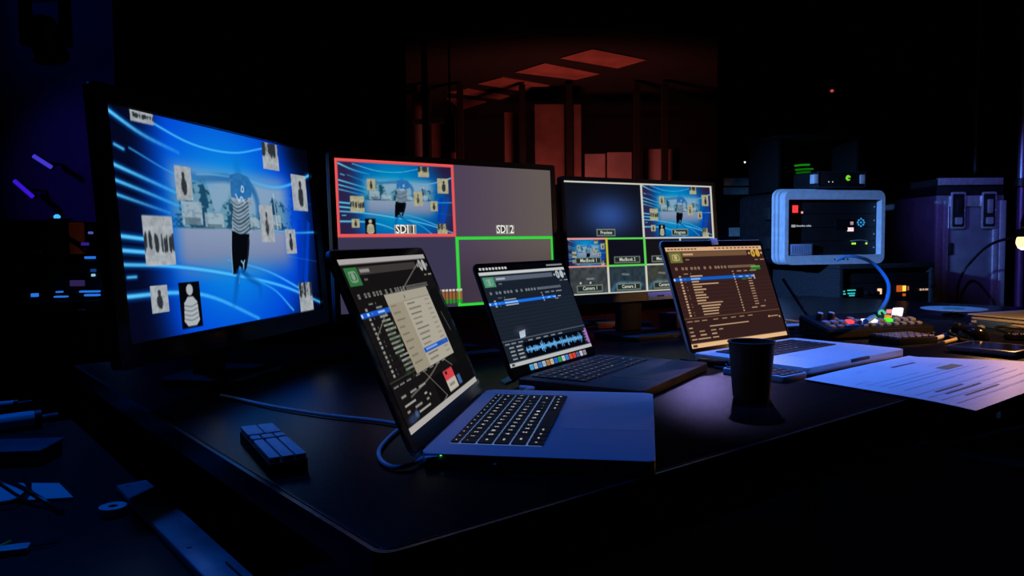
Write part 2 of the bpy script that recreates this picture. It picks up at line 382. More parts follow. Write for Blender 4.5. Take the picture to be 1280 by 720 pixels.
def display(name, c, w, h, parent, loc, rot=(0, 0, 0)):
    "a lit panel: a fine grid whose points carry the picture's colours"
    pix = c.out(); nw, nh = c.w, c.h
    xs = np.linspace(-w/2, w/2, nw); ys = np.linspace(h/2, -h/2, nh)
    X, Y = np.meshgrid(xs, ys); co = np.zeros((nh*nw, 3), np.float32); co[:, 0] = X.ravel(); co[:, 1] = Y.ravel()
    idx = np.arange(nh*nw).reshape(nh, nw)
    q = np.stack([idx[1:, :-1], idx[1:, 1:], idx[:-1, 1:], idx[:-1, :-1]], -1).reshape(-1, 4).astype(np.int32)
    me = bpy.data.meshes.new(name)
    me.vertices.add(len(co)); me.vertices.foreach_set('co', co.ravel())
    me.loops.add(q.size); me.loops.foreach_set('vertex_index', q.ravel())
    me.polygons.add(len(q)); me.polygons.foreach_set('loop_start', np.arange(0, q.size, 4, dtype=np.int32))
    me.update(calc_edges=True)
    at = me.attributes.new('pix', 'FLOAT_COLOR', 'POINT')
    rgba = np.ones((nh*nw, 4), np.float32); rgba[:, :3] = pix.reshape(-1, 3)
    at.data.foreach_set('color', rgba.ravel())
    me.materials.append(M_SCREEN)
    return obj(name, me, parent, loc, rot)
def caption(parent, w, h, items, m, z=0.0006, name='caption'):
    for s, u, v, size, sx in items:
        bm = B(); add_text(bm, s, (u-.5)*w, (.5-v)*h, z, size, sx); part(name, bm, m, parent, smooth=False)

# ================================================================== THE SETTING
bm = B(); box(bm, -12, 12, -3, 18, -.1, 0); struct(part('floor', bm, M_FLOOR, smooth=False))
bm = B(); box(bm, -12, 12, 16, 16.2, 0, 7); wall_back = struct(part('wall_back', bm, M_WALL, smooth=False))
bm = B(); box(bm, -12.2, -12, -3, 16.2, 0, 7); struct(part('wall_left', bm, M_WALL, smooth=False))
bm = B(); box(bm, 12, 12.2, -3, 16.2, 0, 7); struct(part('wall_right', bm, M_WALL, smooth=False))
bm = B(); box(bm, -12, 12, -3.2, -3, 0, 7); struct(part('wall_front', bm, M_WALL, smooth=False))
bm = B(); box(bm, -12.2, 12.2, -3.2, 16.2, 7, 7.2); struct(part('ceiling', bm, M_WALL, smooth=False))

# the red-lit gallery at the far end of the hall: a canopy of ceiling bays over wall panels
ZC = 2.62
bm = B()
prism(bm, [(-3.0, 9.0), (4.2, 9.0), (4.2, 15.9), (-3.0, 15.9)], TZ+ZC+.10, TZ+ZC+.30)
canopy = struct(part('trim_1', bm, M_BLACKBEAM, smooth=False))
canopy['label'] = 'black canopy frame of the red-lit gallery'
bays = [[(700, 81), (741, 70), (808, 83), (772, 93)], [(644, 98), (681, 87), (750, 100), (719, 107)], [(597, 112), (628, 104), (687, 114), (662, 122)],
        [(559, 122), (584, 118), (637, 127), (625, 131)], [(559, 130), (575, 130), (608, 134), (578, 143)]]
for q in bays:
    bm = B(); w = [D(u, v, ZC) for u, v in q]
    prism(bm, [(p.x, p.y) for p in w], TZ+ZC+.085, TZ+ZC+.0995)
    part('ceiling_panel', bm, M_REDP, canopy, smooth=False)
def wpanel(u0, v0, u1, v1, Y, m, th=.06):
    a = P(u0, v0, Y); b = P(u1, v1, Y)
    bm = B(); box(bm, a.x, b.x, Y, Y+th, min(a.z, b.z), max(a.z, b.z), .01)
    return part('wall_panel', bm, m, wall_back, smooth=False)
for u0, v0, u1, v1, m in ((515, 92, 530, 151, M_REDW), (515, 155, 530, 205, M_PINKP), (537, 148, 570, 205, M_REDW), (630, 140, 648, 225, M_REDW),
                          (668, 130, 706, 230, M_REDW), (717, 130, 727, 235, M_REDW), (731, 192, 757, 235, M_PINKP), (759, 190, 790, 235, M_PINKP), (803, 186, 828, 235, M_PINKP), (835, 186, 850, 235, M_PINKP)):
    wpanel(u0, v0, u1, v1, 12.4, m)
for u in (533.5, 574, 652, 711, 796, 831):
    a = P(u, 60, 12.2); bm = B(); box(bm, a.x-.05, a.x+.05, 12.15, 12.25, 0, TZ+ZC+.05, .006)
    part('post', bm, M_BLACKBEAM, wall_back, smooth=False)
bm = B(); a = P(515, 152, 12.2); b = P(575, 152, 12.2); box(bm, a.x, b.x, 12.14, 12.24, a.z-.03, a.z+.03); part('cross_rail', bm, M_BLACKBEAM, wall_back, smooth=False)

# black drapes hung across the hall in deep folds
def drape(name, label, u0, u1, Y, top=5.6, yaw=0.0, amp=.07, pitch=.26):
    x0 = P(u0, 300, Y).x; x1 = P(u1, 300, Y).x
    bm = B(); n = int((x1-x0)/pitch*12); rows = []
    for z in (0.01, 1.4, 2.8, top):
        r = []
        for i in range(n+1):
            x = x0+(x1-x0)*i/n; ph = x/pitch*2*PI
            r.append((x, Y+amp*math.sin(ph)+.03*math.sin(ph*.37+z)+(x-x0)*math.tan(yaw), z))
        rows.append(r)
    front = [[bm.verts.new(p) for p in r] for r in rows]; back = [[bm.verts.new((p[0], p[1]+.012, p[2])) for p in r] for r in rows]
    for L in (front, back):
        for a, b in zip(L, L[1:]):
            for i in range(n): bm.faces.new((a[i], a[i+1], b[i+1], b[i]))
    for a, b in ((front[0], back[0]), (front[-1], back[-1])):
        for i in range(n): bm.faces.new((a[i], a[i+1], b[i+1], b[i]))
    for k in (0, n):
        for j in range(len(rows)-1): bm.faces.new((front[j][k], front[j+1][k], back[j+1][k], back[j][k]))
    o = part(name, bm, M_DRAPE); tag(o, label, 'drape', 'black drapes across the hall'); return o
drape('stage_drape', 'black folded drape behind the large left monitor and the red-bordered multiview monitor', 158, 512, 6.4)
drape('stage_drape', 'black folded drape behind the equipment rack and the aluminium-edged flight case', 898, 1500, 6.0, yaw=R(-4))

# dim side stage at the far left
bm = B(); box(bm, -7.5, -3.55, 8.6, 8.7, 0, 5.5)
tag(part('backdrop_panel', bm, mat('blue_grey_backdrop', (.035, .04, .06), .9, noise=(1.2, .4)), smooth=False), 'dim blue-violet backdrop panel at the far left of the hall', 'backdrop')

# ================================================================== THE DESK
DX, DY, DYAW = -0.1033, 0.5862, 0.6787
desk = thing('production_desk', 'large black laminate desk carrying the laptops and monitors', 'desk', (DX, DY, 0), DYAW)
DL, DD = 2.7, 1.25
bm = B(); prism(bm, rrect(.004, DL, .004, DD, .012), TZ-.030, TZ, .0015, 2); part('desk_top', bm, M_DESK, desk)
bm = B(); ring_prism(bm, rrect(-.0015, DL+.0055, -.0015, DD+.0055, .015), rrect(.004, DL, .004, DD, .012), TZ-.029, TZ-.0008); part('edge_trim', bm, M_DESKEDGE, desk)
for x in (.08, DL-.08):
    for y in (.10, DD-.10):
        bm = B(); box(bm, x-.03, x+.03, y-.03, y+.03, 0, TZ-.031, .004); part('leg', bm, M_BLACKM, desk)
bm = B(); box(bm, .12, DL-.12, DD-.12, DD-.10, .25, TZ-.031, .002); part('modesty_panel', bm, M_BLACKP, desk)
bm = B(); box(bm, .112, DL-.112, .06, .085, TZ-.11, TZ-.031, .002); part('apron', bm, M_BLACKP, desk)
def dk(x, y, z=0): return Vector((DX+x*math.cos(DYAW)-y*math.sin(DYAW), DY+x*math.sin(DYAW)+y*math.cos(DYAW), TZ+z))

# ================================================================== MONITORS
def monitor(name, label, cx, cy, cz, yaw, tilt, w, bez, bot, thick, lip, canv, frame_mat):
    h = w*9/16
    t = thing(name, label, 'monitor', (cx, cy, TZ), yaw)
    rot = (PI/2-tilt, 0, 0)
    W2, H2 = w/2+bez, h/2+bez
    bm = B(); prism(bm, rrect(-W2, W2, -h/2-bot, H2, .006, 3), -thick, -.0015, .003, 2)
    shell = part('housing', bm, M_BLACKP, t, (0, 0, cz), rot)
    bm = B(); ring_prism(bm, rrect(-W2, W2, -h/2-bot, H2, .006, 3), rrect(-w/2-.001, w/2+.001, -h/2-.001, h/2+.001, .001, 3), -.0016, lip)
    part('bezel', bm, frame_mat, t, (0, 0, cz), rot)
    sc = display('screen', canv, w, h, t, (0, 0, cz), rot)
    # stand: neck behind the panel and a foot on the desk
    by = thick+.05
    bm = B(); prism(bm, rrect(-w*.3, w*.3, -h*.32, h*.30, .02), -thick-.028, -thick+.001, .006, 2); part('rear_bulge', bm, M_BLACKP, t, (0, 0, cz), rot)
    bm = B(); box(bm, -.035, .035, by-.012, by+.012, .012, cz+.04, .004); part('stand_neck', bm, M_BLACKM, t)
    bm = B(); box(bm, -.05, .05, thick*.6, by+.013, cz-.05, cz+.05, .004); part('mount_plate', bm, M_BLACKM, t)
    bm = B(); prism(bm, rrect(-.09, .09, -.05, .11, .03), 0.0005, .012, .003); part('stand_foot', bm, M_BLACKM, t)
    return t, sc, shell, h

cl = collage(400, 225)
clw = collage(300, 169, warm=1.0, extra=False)
monL, scL, _, hL = monitor('large_monitor', 'large glossy black monitor showing a blue sports collage, at the left end', -0.4882, 1.3796, .2695, 1.3603, .0691, .60, .026, .034, .012, .006, cl, M_BLACKG)

c = Canvas(380, 214, (72, 62, 80)); u, v = c.u, c.v
base = mix3((78, 64, 86), (98, 88, 84), sstep(.45, 1.0, u)); base = base*(1-.22*sstep(.5, .9, v)[..., None]); c.a = base/255
ll = sstep(.5, .49, u)*sstep(.5, .51, v); c.a = c.a*(1-ll[..., None])+np.array((58, 54, 80))/255*ll[..., None]
blit(c, clw, .014, .025, .492, .50)
for r_ in ((0, 0, .504, .022), (0, .486, .504, .508), (0, 0, .012, .508), (.492, 0, .504, .508)): c.rect(*r_, (236, 86, 86))
for r_ in ((.50, .506, 1, .528), (.50, .506, .514, 1), (.988, .506, 1, 1), (.50, .978, 1, 1)): c.rect(*r_, (52, 214, 62))
for uu in (.232, .70): c.rect(uu, .426, uu+.092, .488, (168, 166, 154)); c.rect(uu+.004, .433, uu+.056, .481, (62, 60, 60)); c.rect(uu+.056, .433, uu+.070, .481, (120, 118, 110)); c.rect(uu+.070, .433, uu+.088, .481, (62, 60, 60))
c.rect(.39, .87, .50, .978, (60, 40, 30), .6)
for i in range(8):
    x = .394+.0165*i
    if x < .53:
        c.rect(x, .895, x+.012, .945, (150, 92, 50)); c.rect(x, .945, x+.012, .975, (40, 140, 40)); c.rect(x, .875, x+.012, .890, (210, 200, 190))
monM, scM, _, hM = monitor('multiview_monitor', 'black monitor with a four-way multiview, red and green borders, between the other screens', -0.1159, 1.6067, .2533, .6382, .0484, .52, .012, .018, .014, .003, c, M_BLACKP)
M_CAPW = glow('white_screen_lettering', 240, 240, 232)
caption(scM, .52, hM, [('SDI 1', .278, .457, .024, .85), ('SDI 2', .746, .457, .024, .85)], M_CAPW)

c = Canvas(340, 192, (14, 15, 22)); u, v = c.u, c.v
g = np.exp(-(((u-.27)/.16)**2+((v-.30)/.17)**2)); c.a = (np.array((14, 16, 26))*(1-g[..., None])+np.array((44, 74, 140))*g[..., None])/255
blit(c, clw, .498, .012, .985, .50); blit(c, clw, .008, .515, .238, .745)
c.rect(.255, .515, .485, .745, (14, 15, 26)); c.rect(.50, .515, .735, .745, (20, 18, 22)); c.rect(.75, .515, .985, .745, (14, 40, 70))
for x, cc in ((.008, (58, 64, 68)), (.255, (42, 56, 66)), (.50, (58, 60, 54)), (.75, (50, 54, 54))):
    sl = c._win(x, .758, x+.232, .985); n = vnoise(c.u[sl]*2, c.v[sl], 30, int(x*50)+1); c.a[sl] = (np.array(cc)*(.8+.35*n[..., None]))/255
for x in (.255, .50):
    c.stroke([(x+.01, .97), (x+.06, .91), (x+.20, .93)], .04, (60, 130, 180), .5); c.rect(x+.05, .90, x+.10, .96, (100, 116, 120), .7); c.rect(x+.12, .90, x+.19, .965, (96, 104, 108), .7); c.stroke([(x+.08, .83), (x+.12, .835)], .02, (150, 160, 165), .6)
c.rect(.06, .91, .20, .98, (80, 74, 66), .7); c.stroke([(.11, .86), (.15, .86)], .016, (150, 155, 155), .7); c.ell(.07, .895, .006, .01, (190, 190, 185)); c.ell(.13, .895, .006, .01, (190, 190, 185))
wl = (206, 204, 192)
for r_ in ((0, 0, 1, .015), (.486, 0, .498, .50), (.985, 0, 1, .515), (.0, .986, 1, 1), (.238, .752, .252, 1), (.487, .752, .50, 1), (.737, .50, .749, 1), (.49, .50, 1, .514), (.49, .745, 1, .758)): c.rect(*r_, wl)
for r_ in ((0, .50, .24, .515), (0, .745, .24, .758)): c.rect(*r_, (224, 150, 140))
c.rect(.238, .50, .252, .758, (190, 190, 60))
for r_ in ((.252, .50, .49, .515), (.252, .743, .49, .760), (.485, .50, .50, .760)): c.rect(*r_, (92, 210, 84))
capb = [(.245, .455, .12), (.745, .455, .12), (.125, .70, .16), (.372, .70, .17), (.62, .70, .17), (.125, .945, .16), (.372, .945, .16), (.62, .945, .16)]
for uu, vv, ww in capb:
    c.rect(uu-ww/2, vv-.032, uu+ww/2, vv+.032, (120, 136, 120), .9); c.rect(uu-ww/2+.006, vv-.022, uu+ww/2-.006, vv+.022, (26, 34, 36), .92)
monR, scR, shR, hR = monitor('small_multiview_monitor', 'black monitor with white-lined switcher multiview behind the brown-screened laptop', 0.3271, 1.9001, .2466, .547, .0856, .47, .010, .022, .014, .003, c, M_BLACKP)
M_CAPG = glow('pale_screen_lettering', 200, 206, 190)
names = ['Preview', 'Program', 'MacBook 1', 'MacBook 2', 'MacBook 3', 'Camera 1', 'Camera 2', 'Camera 3']
caption(scR, .47, hR, [(s, uu, vv, .0115, .95) for s, (uu, vv, ww) in zip(names, capb)], M_CAPG)
bm = B(); box(bm, .47*(.49-.5), .47*(.665-.5), -hR/2-.0215, -hR/2-.0030, .0028, .0040, .0003)
st = part('name_sticker', bm, mat('pale_blue_sticker', (.62, .70, .95), .6, noise=(80, .08)), monR, (0, 0, .2466), (PI/2-.0856, 0, 0)); st['label'] = 'pale blue sticker'
bm = B(); box(bm, .47*(.55-.5), .47*(.60-.5), -hR/2-.0145, -hR/2-.0105, .0039, .0043); part('printed_line', bm, mat('dark_blue_ink', (.02, .04, .2), .6, noise=(50, .1)), st, smooth=False)

# ================================================================== LAPTOPS
ROWS = [(.0092, ['esc'] + ['F%d' % i for i in range(1, 13)] + ['pwr']),
        (.0165, list('`1234567890-=') + ['del']), (.0165, ['tab'] + list('QWERTYUIOP[]\\')),
        (.0165, ['caps'] + list("ASDFGHJKL;'") + ['enter']), (.0165, ['shift'] + list('ZXCVBNM,./') + ['shift']),
        (.0165, ['fn', 'ctrl', 'alt', 'cmd', ' ', 'cmd', 'alt', '<', '^', '>'])]
WID = {'del': 1.5, 'tab': 1.5, 'caps': 1.78, 'enter': 1.78, 'shift': 2.28, ' ': 5.12, 'cmd': 1.26}
_kc = {}
def key_mesh(w, d, h=.0016):
    k = (round(w, 4), round(d, 4))
    if k not in _kc:
        bm = B(); prism(bm, rrect(-w/2, w/2, -d/2, d/2, .0014, 2), 0, h); _kc[k] = mesh_of(bm, 'key', M_KEY)
    return _kc[k]
def keys(parent, kw, y_back, z, sc, legend_mat, legends=True):
    "six rows of key caps; kw is the width of the whole block"
    pitch = kw/14.5; gap = pitch*.13; y = y_back; bm = B()
    for d, row in ROWS:
        d *= sc; tot = sum(WID.get(k, 1.0) for k in row); sx = 14.5/tot; x = -kw/2
        for k in row:
            w = WID.get(k, 1.0)*sx*pitch
            obj('key', key_mesh(w-gap, d), parent, (x+w/2, y-d/2, z))
            if legends and k != ' ':
                big = len(k) == 1
                add_text(bm, k, x+w/2 if big else x+w/2, y-d/2, z+.0019, (.0068 if big else .0040)*sc*(1 if d > .012 else .7))
            x += w
        y -= d+gap
    if legends: part('key_legends', bm, legend_mat, parent, smooth=False)['kind'] = 'stuff'
    return y
def laptop(name, label, x, y, th, ang, Wd, Dp, zt, sx, y0, y1, body, canv, kw, kgap, backlight, legend, lid_h, trackw):
    t = thing(name, label, 'laptop', (x, y, TZ), th)
    bm = B(); prism(bm, rrect(-Wd/2, Wd/2, -Dp, 0, .011, 6), .0022, zt, .0016, 3); base = part('base', bm, body, t)
    for fx in (-1, 1):
        for fy in (-.03, -Dp+.03):
            bm = B(); lathe(bm, [(.008, 0.0003), (.009, .0024)], 12, (fx*(Wd/2-.03), fy, 0)); part('foot', bm, M_BLACKP, t)
    # keyboard plate, its keys and lettering
    kd = .1042*kw/.273
    bm = B(); prism(bm, rrect(-kw/2, kw/2, -kgap-kd+.001, -kgap+.0005, .002, 3), zt-.0005, zt+.0003)
    kb = part('keyboard', bm, backlight, t)
    keys(kb, kw, -kgap, zt+.0003, kw/.273, legend)
    # trackpad with a fine seam
    ty1, ty0 = -kgap-kd-.012, -Dp+.008
    bm = B(); ring_prism(bm, rrect(-trackw/2, trackw/2, ty0, ty1, .004, 3), rrect(-trackw/2+.0009, trackw/2-.0009, ty0+.0009, ty1-.0009, .0035, 3), zt-.0004, zt+.0001)
    part('trackpad_seam', bm, body, t)
    bm = B(); prism(bm, rrect(-trackw/2+.0010, trackw/2-.0010, ty0+.0010, ty1-.0010, .0034, 3), zt-.0004, zt+.00025); part('trackpad', bm, body, t)
    bm = B(); box(bm, -.035, .035, -Dp-.0004, -Dp+.004, zt-.006, zt+.0002, .001); part('finger_scoop', bm, body if name == 'silver_laptop' and th > 1 else M_DARKALU, t)
    # hinge barrel and lid
    bm = B(); tube(bm, [(-Wd/2+.03, .003, .009), (Wd/2-.03, .003, .009)], .0055, 10, 0); part('hinge', bm, M_BLACKP, t)
    rx = PI-ang
    bm = B(); prism(bm, rrect(-Wd/2, Wd/2, .002, lid_h, .011, 6), -.0050, -.0003, .0012, 2); lm = mesh_of(bm, 'lid', body, True)
    lid = obj('lid', lm, t, (0, .005, .009), (rx, 0, 0))
    bm = B(); prism(bm, rrect(-Wd/2+.0012, Wd/2-.0012, .004, lid_h-.0012, .010, 6), -.0004, .0004); part('screen_glass', bm, M_GLASS, lid)
    scr = display('screen', canv, 2*sx, y1-y0, lid, (0, (y0+y1)/2, .0008))
    bm = B(); lathe(bm, [(.0016, 0), (.0012, .0005)], 12, (0, (y1+lid_h)/2, .0004)); part('webcam', bm, M_BLACKG, lid)
    return t, scr, lid

def cue_app(c, th, top=.0):
    "the cue-list window shared by the three laptops"
    bg, bar, txt, sel, ico, tb = th['bg'], th['bar'], th['txt'], th['sel'], th['ico'], th['title']
    s = th.get('s', 1.0)
    def Y(v): return top+v*(th['bot']-top)
    c.rect(0, Y(.0), 1, Y(1), bg)
    for i in range(20):
        if i % 2: c.rect(0, Y(.34+.02*i), 1, Y(.36+.02*i), [min(255, b*1.12+1) for b in bg], .8)
    c.rect(0, Y(0), 1, Y(.035), bar)
    c.rect(.02, Y(.055), .135, Y(.165), ico); 
    c.stroke([(.05, Y(.085)), (.105, Y(.085)), (.105, Y(.135)), (.05, Y(.135)), (.05, Y(.085))], .010, th['ico2'], .9, 1.6)
    c.ell(.078, Y(.11), .016, .022, th['ico2'], .8)
    c.rect(.14, Y(.055), .815, Y(.105), tb); c.rect(.155, Y(.07), .25, Y(.09), txt, .9); c.rect(.165, Y(.13), .20, Y(.142), txt, .6)
    for cx in (.885, .94):
        c.ell(cx, Y(.085), .024, .042, th['ring']); 
    c.ell(.885, Y(.085), .010, .02, [b*.6 for b in th['ring']], .9)
    c.ell(.842, Y(.085), .010, .013, txt); c.ell(.982, Y(.085), .010, .013, txt)
    c.rect(.885, Y(.155), .92, Y(.165), txt, .7); c.rect(.945, Y(.155), .995, Y(.165), txt, .9)
    xs = [.055, .115, .15, .20, .235, .27, .33, .385, .44, .47, .505, .54]+[.58+.0235*i for i in range(13)]
    for i, x in enumerate(xs):
        c.rect(x-.010, Y(.215), x+.010, Y(.243), txt, .75 if i < 12 else .6); c.rect(x-.004, Y(.221), x+.004, Y(.236), bg, .8)
    c.rect(.11, Y(.28), .15, Y(.288), txt, .8); c.rect(.175, Y(.278), .18, Y(.29), txt, .8)
    for x, w in ((.595, .02), (.65, .05), (.725, .04), (.79, .075)): c.rect(x, Y(.275), x+w, Y(.287), txt, .8)
    y = .302; k = 0
    for j, (L, icon) in enumerate(th['rows']):
        yy = y+.0285*j
        if j == 1:
            c.rect(0, Y(yy-.005), th.get('selw', .80), Y(yy+.026), sel); cc = (190, 220, 250)
            for x, w in ((.655, .04), (.73, .035), (.79, .04)): c.rect(x, Y(yy+.007), x+w, Y(yy+.016), cc, .9)
            c.rect(.005, Y(yy), .018, Y(yy+.02), (240, 240, 240), .9)
        else: cc = txt
        if icon: c.rect(.058, Y(yy+.002), .078, Y(yy+.018), cc, .95)
        if j % 3: c.rect(.105, Y(yy+.004), .112, Y(yy+.016), cc, .6)
        ind = .165+(.03 if j > 10 else 0)
        c.rect(ind, Y(yy+.004), ind+L, Y(yy+.016), cc, .95)
        if th.get('cols', True):
            c.ell(.607, Y(yy+.010), .007, .008, cc, .9)
            if 1 < j < 13: c.rect(.745, Y(yy+.005), .79, Y(yy+.014), cc, .85)
    c.rect(0, Y(.735), 1, Y(.742), tb)
    for i, x in enumerate((.02, .085, .16, .27, .36, .45, .54, .63)): c.rect(x, Y(.765), x+.05, Y(.775), txt, .8)
    return Y

# --- A: silver laptop in front
c = Canvas(300, 188, (20, 18, 17))
th = dict(bg=(20, 18, 18), bar=(168, 162, 162), txt=(150, 150, 145), sel=(24, 88, 200), ico=(46, 112, 62), ico2=(150, 160, 150), title=(58, 54, 52), ring=(170, 170, 168), bot=.962, cols=False, selw=.34,
          rows=[(.06, 1), (.07, 1), (.08, 1), (.09, 1), (.10, 1), (.11, 1), (.09, 1), (.12, 1), (.10, 1), (.11, 1), (.10, 1), (.12, 1), (.11, 1), (.09, 1), (.10, 1)])
Y = cue_app(c, th)
sl = c._win(.13, .36, .45, .74); n = vnoise(c.u[sl]*2, c.v[sl]*2, 22, 5); g = (n > .5)*.35*sstep(.13, .22, c.u[sl]); c.put(sl, g, (52, 92, 48))
c.rect(.42, .80, 1, .955, (12, 12, 14)); c.rect(.82, .26, 1, .80, (12, 13, 14), .85)
for pts in ([(.90, .045), (.45, .26)], [(.62, .725), (.40, .79), (.14, .83)], [(.36, .73), (.52, .945)], [(.64, .72), (.74, .80)], [(.24, .34), (.06, .46)], [(.90, .44), (.93, .58)], [(.52, .945), (.38, .99)]): c.stroke(pts, .009, (140, 134, 124), .75, 1.6)
c.rect(.29, .238, .835, .735, (168, 162, 146)); c.rect(.29, .238, .47, .735, (150, 142, 122)); c.rect(.29, .238, .835, .30, (160, 154, 138), .9)
c.stroke([(.47, .30), (.83, .30)], .006, (120, 116, 104), .8, 1.6); c.rect(.50, .262, .51, .285, (70, 66, 60))
for i in range(9): c.rect(.315, .31+.045*i, .315+.06*(1+i % 3*.3), .32+.045*i, (104, 96, 84), .7)
for i in range(12):
    yy = .32+.034*i
    if i == 9: c.rect(.475, yy-.010, .825, yy+.024, (26, 84, 186))
    c.rect(.50, yy, .50+.10+.06*((i*7) % 4)/3, yy+.010, (96, 92, 86) if i != 9 else (190, 205, 230), .75); c.rect(.74, yy, .80, yy+.008, (110, 106, 98), .6)
c.rect(.575, .805, .715, .87, (206, 62, 70)); c.rect(.575, .87, .715, .945, (184, 176, 164)); c.rect(.60, .815, .63, .835, (40, 20, 24)); c.rect(.60, .895, .68, .915, (110, 104, 98), .7)
c.rect(.735, .875, .785, .94, (56, 90, 140))
for (x0, y0, x1) in ((.05, .80, .10), (.15, .80, .22), (.05, .85, .17), (.05, .885, .08), (.14, .885, .22), (.16, .92, .30), (.25, .80, .33), (.28, .85, .31), (.28, .885, .31), (.33, .87, .345)): c.rect(x0, y0, x1, y0+.012, (170, 168, 160), .9)
c.ell(.08, .935, .05, .022, (44, 60, 100), .8, .4); c.ell(.13, .925, .02, .02, (80, 110, 160), .7, .4)
c.rect(0, .962, 1, 1, (172, 168, 164))
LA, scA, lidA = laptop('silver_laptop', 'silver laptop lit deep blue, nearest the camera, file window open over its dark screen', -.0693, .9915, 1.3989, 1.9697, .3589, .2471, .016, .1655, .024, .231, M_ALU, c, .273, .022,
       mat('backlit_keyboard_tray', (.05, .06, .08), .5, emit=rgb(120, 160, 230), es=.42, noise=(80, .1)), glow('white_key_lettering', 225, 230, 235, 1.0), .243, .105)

# --- B: dark grey laptop in the middle
c = Canvas(300, 192, (4, 4, 6))
th = dict(bg=(24, 32, 43), bar=(196, 200, 200), txt=(168, 180, 190), sel=(22, 112, 232), ico=(74, 140, 108), ico2=(140, 176, 160), title=(86, 96, 112), ring=(176, 186, 190), bot=.925, selw=.765,
          rows=[(.13, 1), (.14, 1), (.14, 1)])
Y = cue_app(c, th, .062)
for i in range(9): c.rect(.02+.033*i, .022, .042+.033*i, .042, (220, 222, 224), .9)
c.rect(.78, .024, .99, .040, (200, 204, 208), .7)
c.rect(.205, .74, .93, .885, (4, 6, 12))
for i in range(120):
    x = .215+.70*i/120; a = .006+.05*abs(math.sin(i*.9)*math.sin(i*.23+.4))*random.random()+.008*random.random()
    c.rect(x, .81-a, x+.005, .81+a, (96, 168, 226))
c.rect(.21, .809, .92, .812, (96, 168, 226))
for i in range(4):
    c.rect(.05, .755+.034*i, .10, .767+.034*i, (150, 160, 168), .9); c.rect(.125, .755+.034*i, .185, .767+.034*i, (190, 196, 200), .8); c.rect(.945, .755+.03*i, .985, .765+.03*i, (150, 160, 168), .8)
c.poly([(.205, .635), (.275, .625), (.255, .69), (.195, .695)], (200, 225, 240), .9); c.ell(.23, .63, .06, .04, (120, 100, 130), .25, .6)  # slanted reflection on the glass, painted into the picture with a faint halo
c.rect(0, .893, 1, .928, (182, 186, 186)); c.rect(.02, .902, .05, .920, (40, 44, 50))
cols = [(70, 170, 230), (180, 186, 190), (60, 130, 210), (170, 190, 205), (180, 130, 80), (200, 190, 170), (40, 110, 220), (50, 160, 80), (190, 200, 210), (70, 140, 220), (220, 90, 60), (220, 70, 60), (90, 100, 150), (200, 205, 215), (150, 140, 160)]
for i, cc in enumerate(cols): c.rect(.19+.0475*i, .942, .19+.0475*i+.038, .992, cc); c.rect(.20+.0475*i, .955, .218+.0475*i, .978, [x*.7 for x in cc], .6)
for i in range(12): c.ell(.985+.012*math.sin(i*2.3), .74+.012*i, .014, .016, (150+20*(i % 3), 110, 200), .8, .3)
LB, scB, lidB = laptop('dark_grey_laptop', 'dark grey laptop in the middle, audio waveform and coloured icons on its navy screen', .088, 1.3924, 1.0116, 1.9533, .3126, .2212, .0155, .151, .010, .204, M_DARKALU, c, .262, .014,
       mat('black_keyboard_tray', (.006, .006, .007), .5, noise=(80, .1)), glow('dim_key_lettering', 150, 154, 170, 1.0), .209, .125)

# --- C: silver laptop at the right
c = Canvas(300, 190, (30, 18, 16))
th = dict(bg=(50, 29, 25), bar=(218, 172, 132), txt=(206, 168, 128), sel=(12, 92, 196), ico=(104, 112, 52), ico2=(216, 180, 130), title=(112, 82, 56), ring=(206, 160, 60), bot=.965, selw=.815,
          rows=[(.12, 1), (.09, 1), (.07, 1), (.26, 1), (.085, 1), (.12, 1), (.085, 1), (.105, 1), (.12, 1), (.09, 1), (.25, 1), (.19, 1), (.17, 1), (.155, 1), (.15, 1)])
c.rect(0, 0, 1, 1, (218, 172, 132))
Y = cue_app(c, th, .0)
c.rect(0, 0, 1, .045, (218, 172, 132))
for i in range(9): c.rect(.02+.032*i, .016, .042+.032*i, .028, (60, 40, 34), .8)
for i in range(12): c.rect(.48+.042*i, .014, .505+.042*i, .027, (60, 40, 34), .75)
c.rect(.81, .235, .92, .262, (30, 120, 36)); c.rect(.82, .222, .92, .238, (120, 180, 90), .8)
c.rect(.815, .315, .83, .365, (190, 190, 190), .8); c.rect(.68, .352, .73, .366, (30, 130, 60), .8)
for (x0, y0, x1) in ((.02, .80, .055), (.02, .84, .055), (.02, .875, .06), (.02, .91, .07), (.11, .84, .16), (.11, .875, .17), (.08, .91, .20), (.22, .84, .27), (.22, .875, .27), (.30, .84, .34), (.86, .77, .96), (.22, .80, .62), (.70, .66, .76), (.80, .655, .85), (.86, .60, .87), (.22, .91, .28)): c.rect(x0, y0, x1, y0+.011, (206, 168, 128), .85)
c.ell(.855, .776, .008, .012, (224, 150, 100)); c.ell(.975, .79, .007, .010, (224, 190, 150))
c.rect(0, .955, 1, 1, (228, 182, 134)); c.rect(.015, .965, .055, .99, (60, 40, 30))
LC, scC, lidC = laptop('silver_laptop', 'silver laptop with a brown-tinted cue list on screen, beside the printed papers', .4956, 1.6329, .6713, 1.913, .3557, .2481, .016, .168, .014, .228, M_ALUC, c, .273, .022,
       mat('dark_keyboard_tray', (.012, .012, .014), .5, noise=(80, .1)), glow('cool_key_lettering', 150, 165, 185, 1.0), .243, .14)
bm = B(); box(bm, -.012, .012, .232, .247, -.001, .003, .002); box(bm, -.010, .010, .240, .246, -.008, -.0, .001)  # solid pale block added in place of a glare spot by the webcam
k = part('webcam_glare', bm, M_WHITEP, lidC); k['label'] = 'small pale block standing for glare at the webcam'

# ================================================================== SMALL THINGS ON THE DESK
def V(p, dz=0): return Vector((p.x, p.y, p.z+dz))
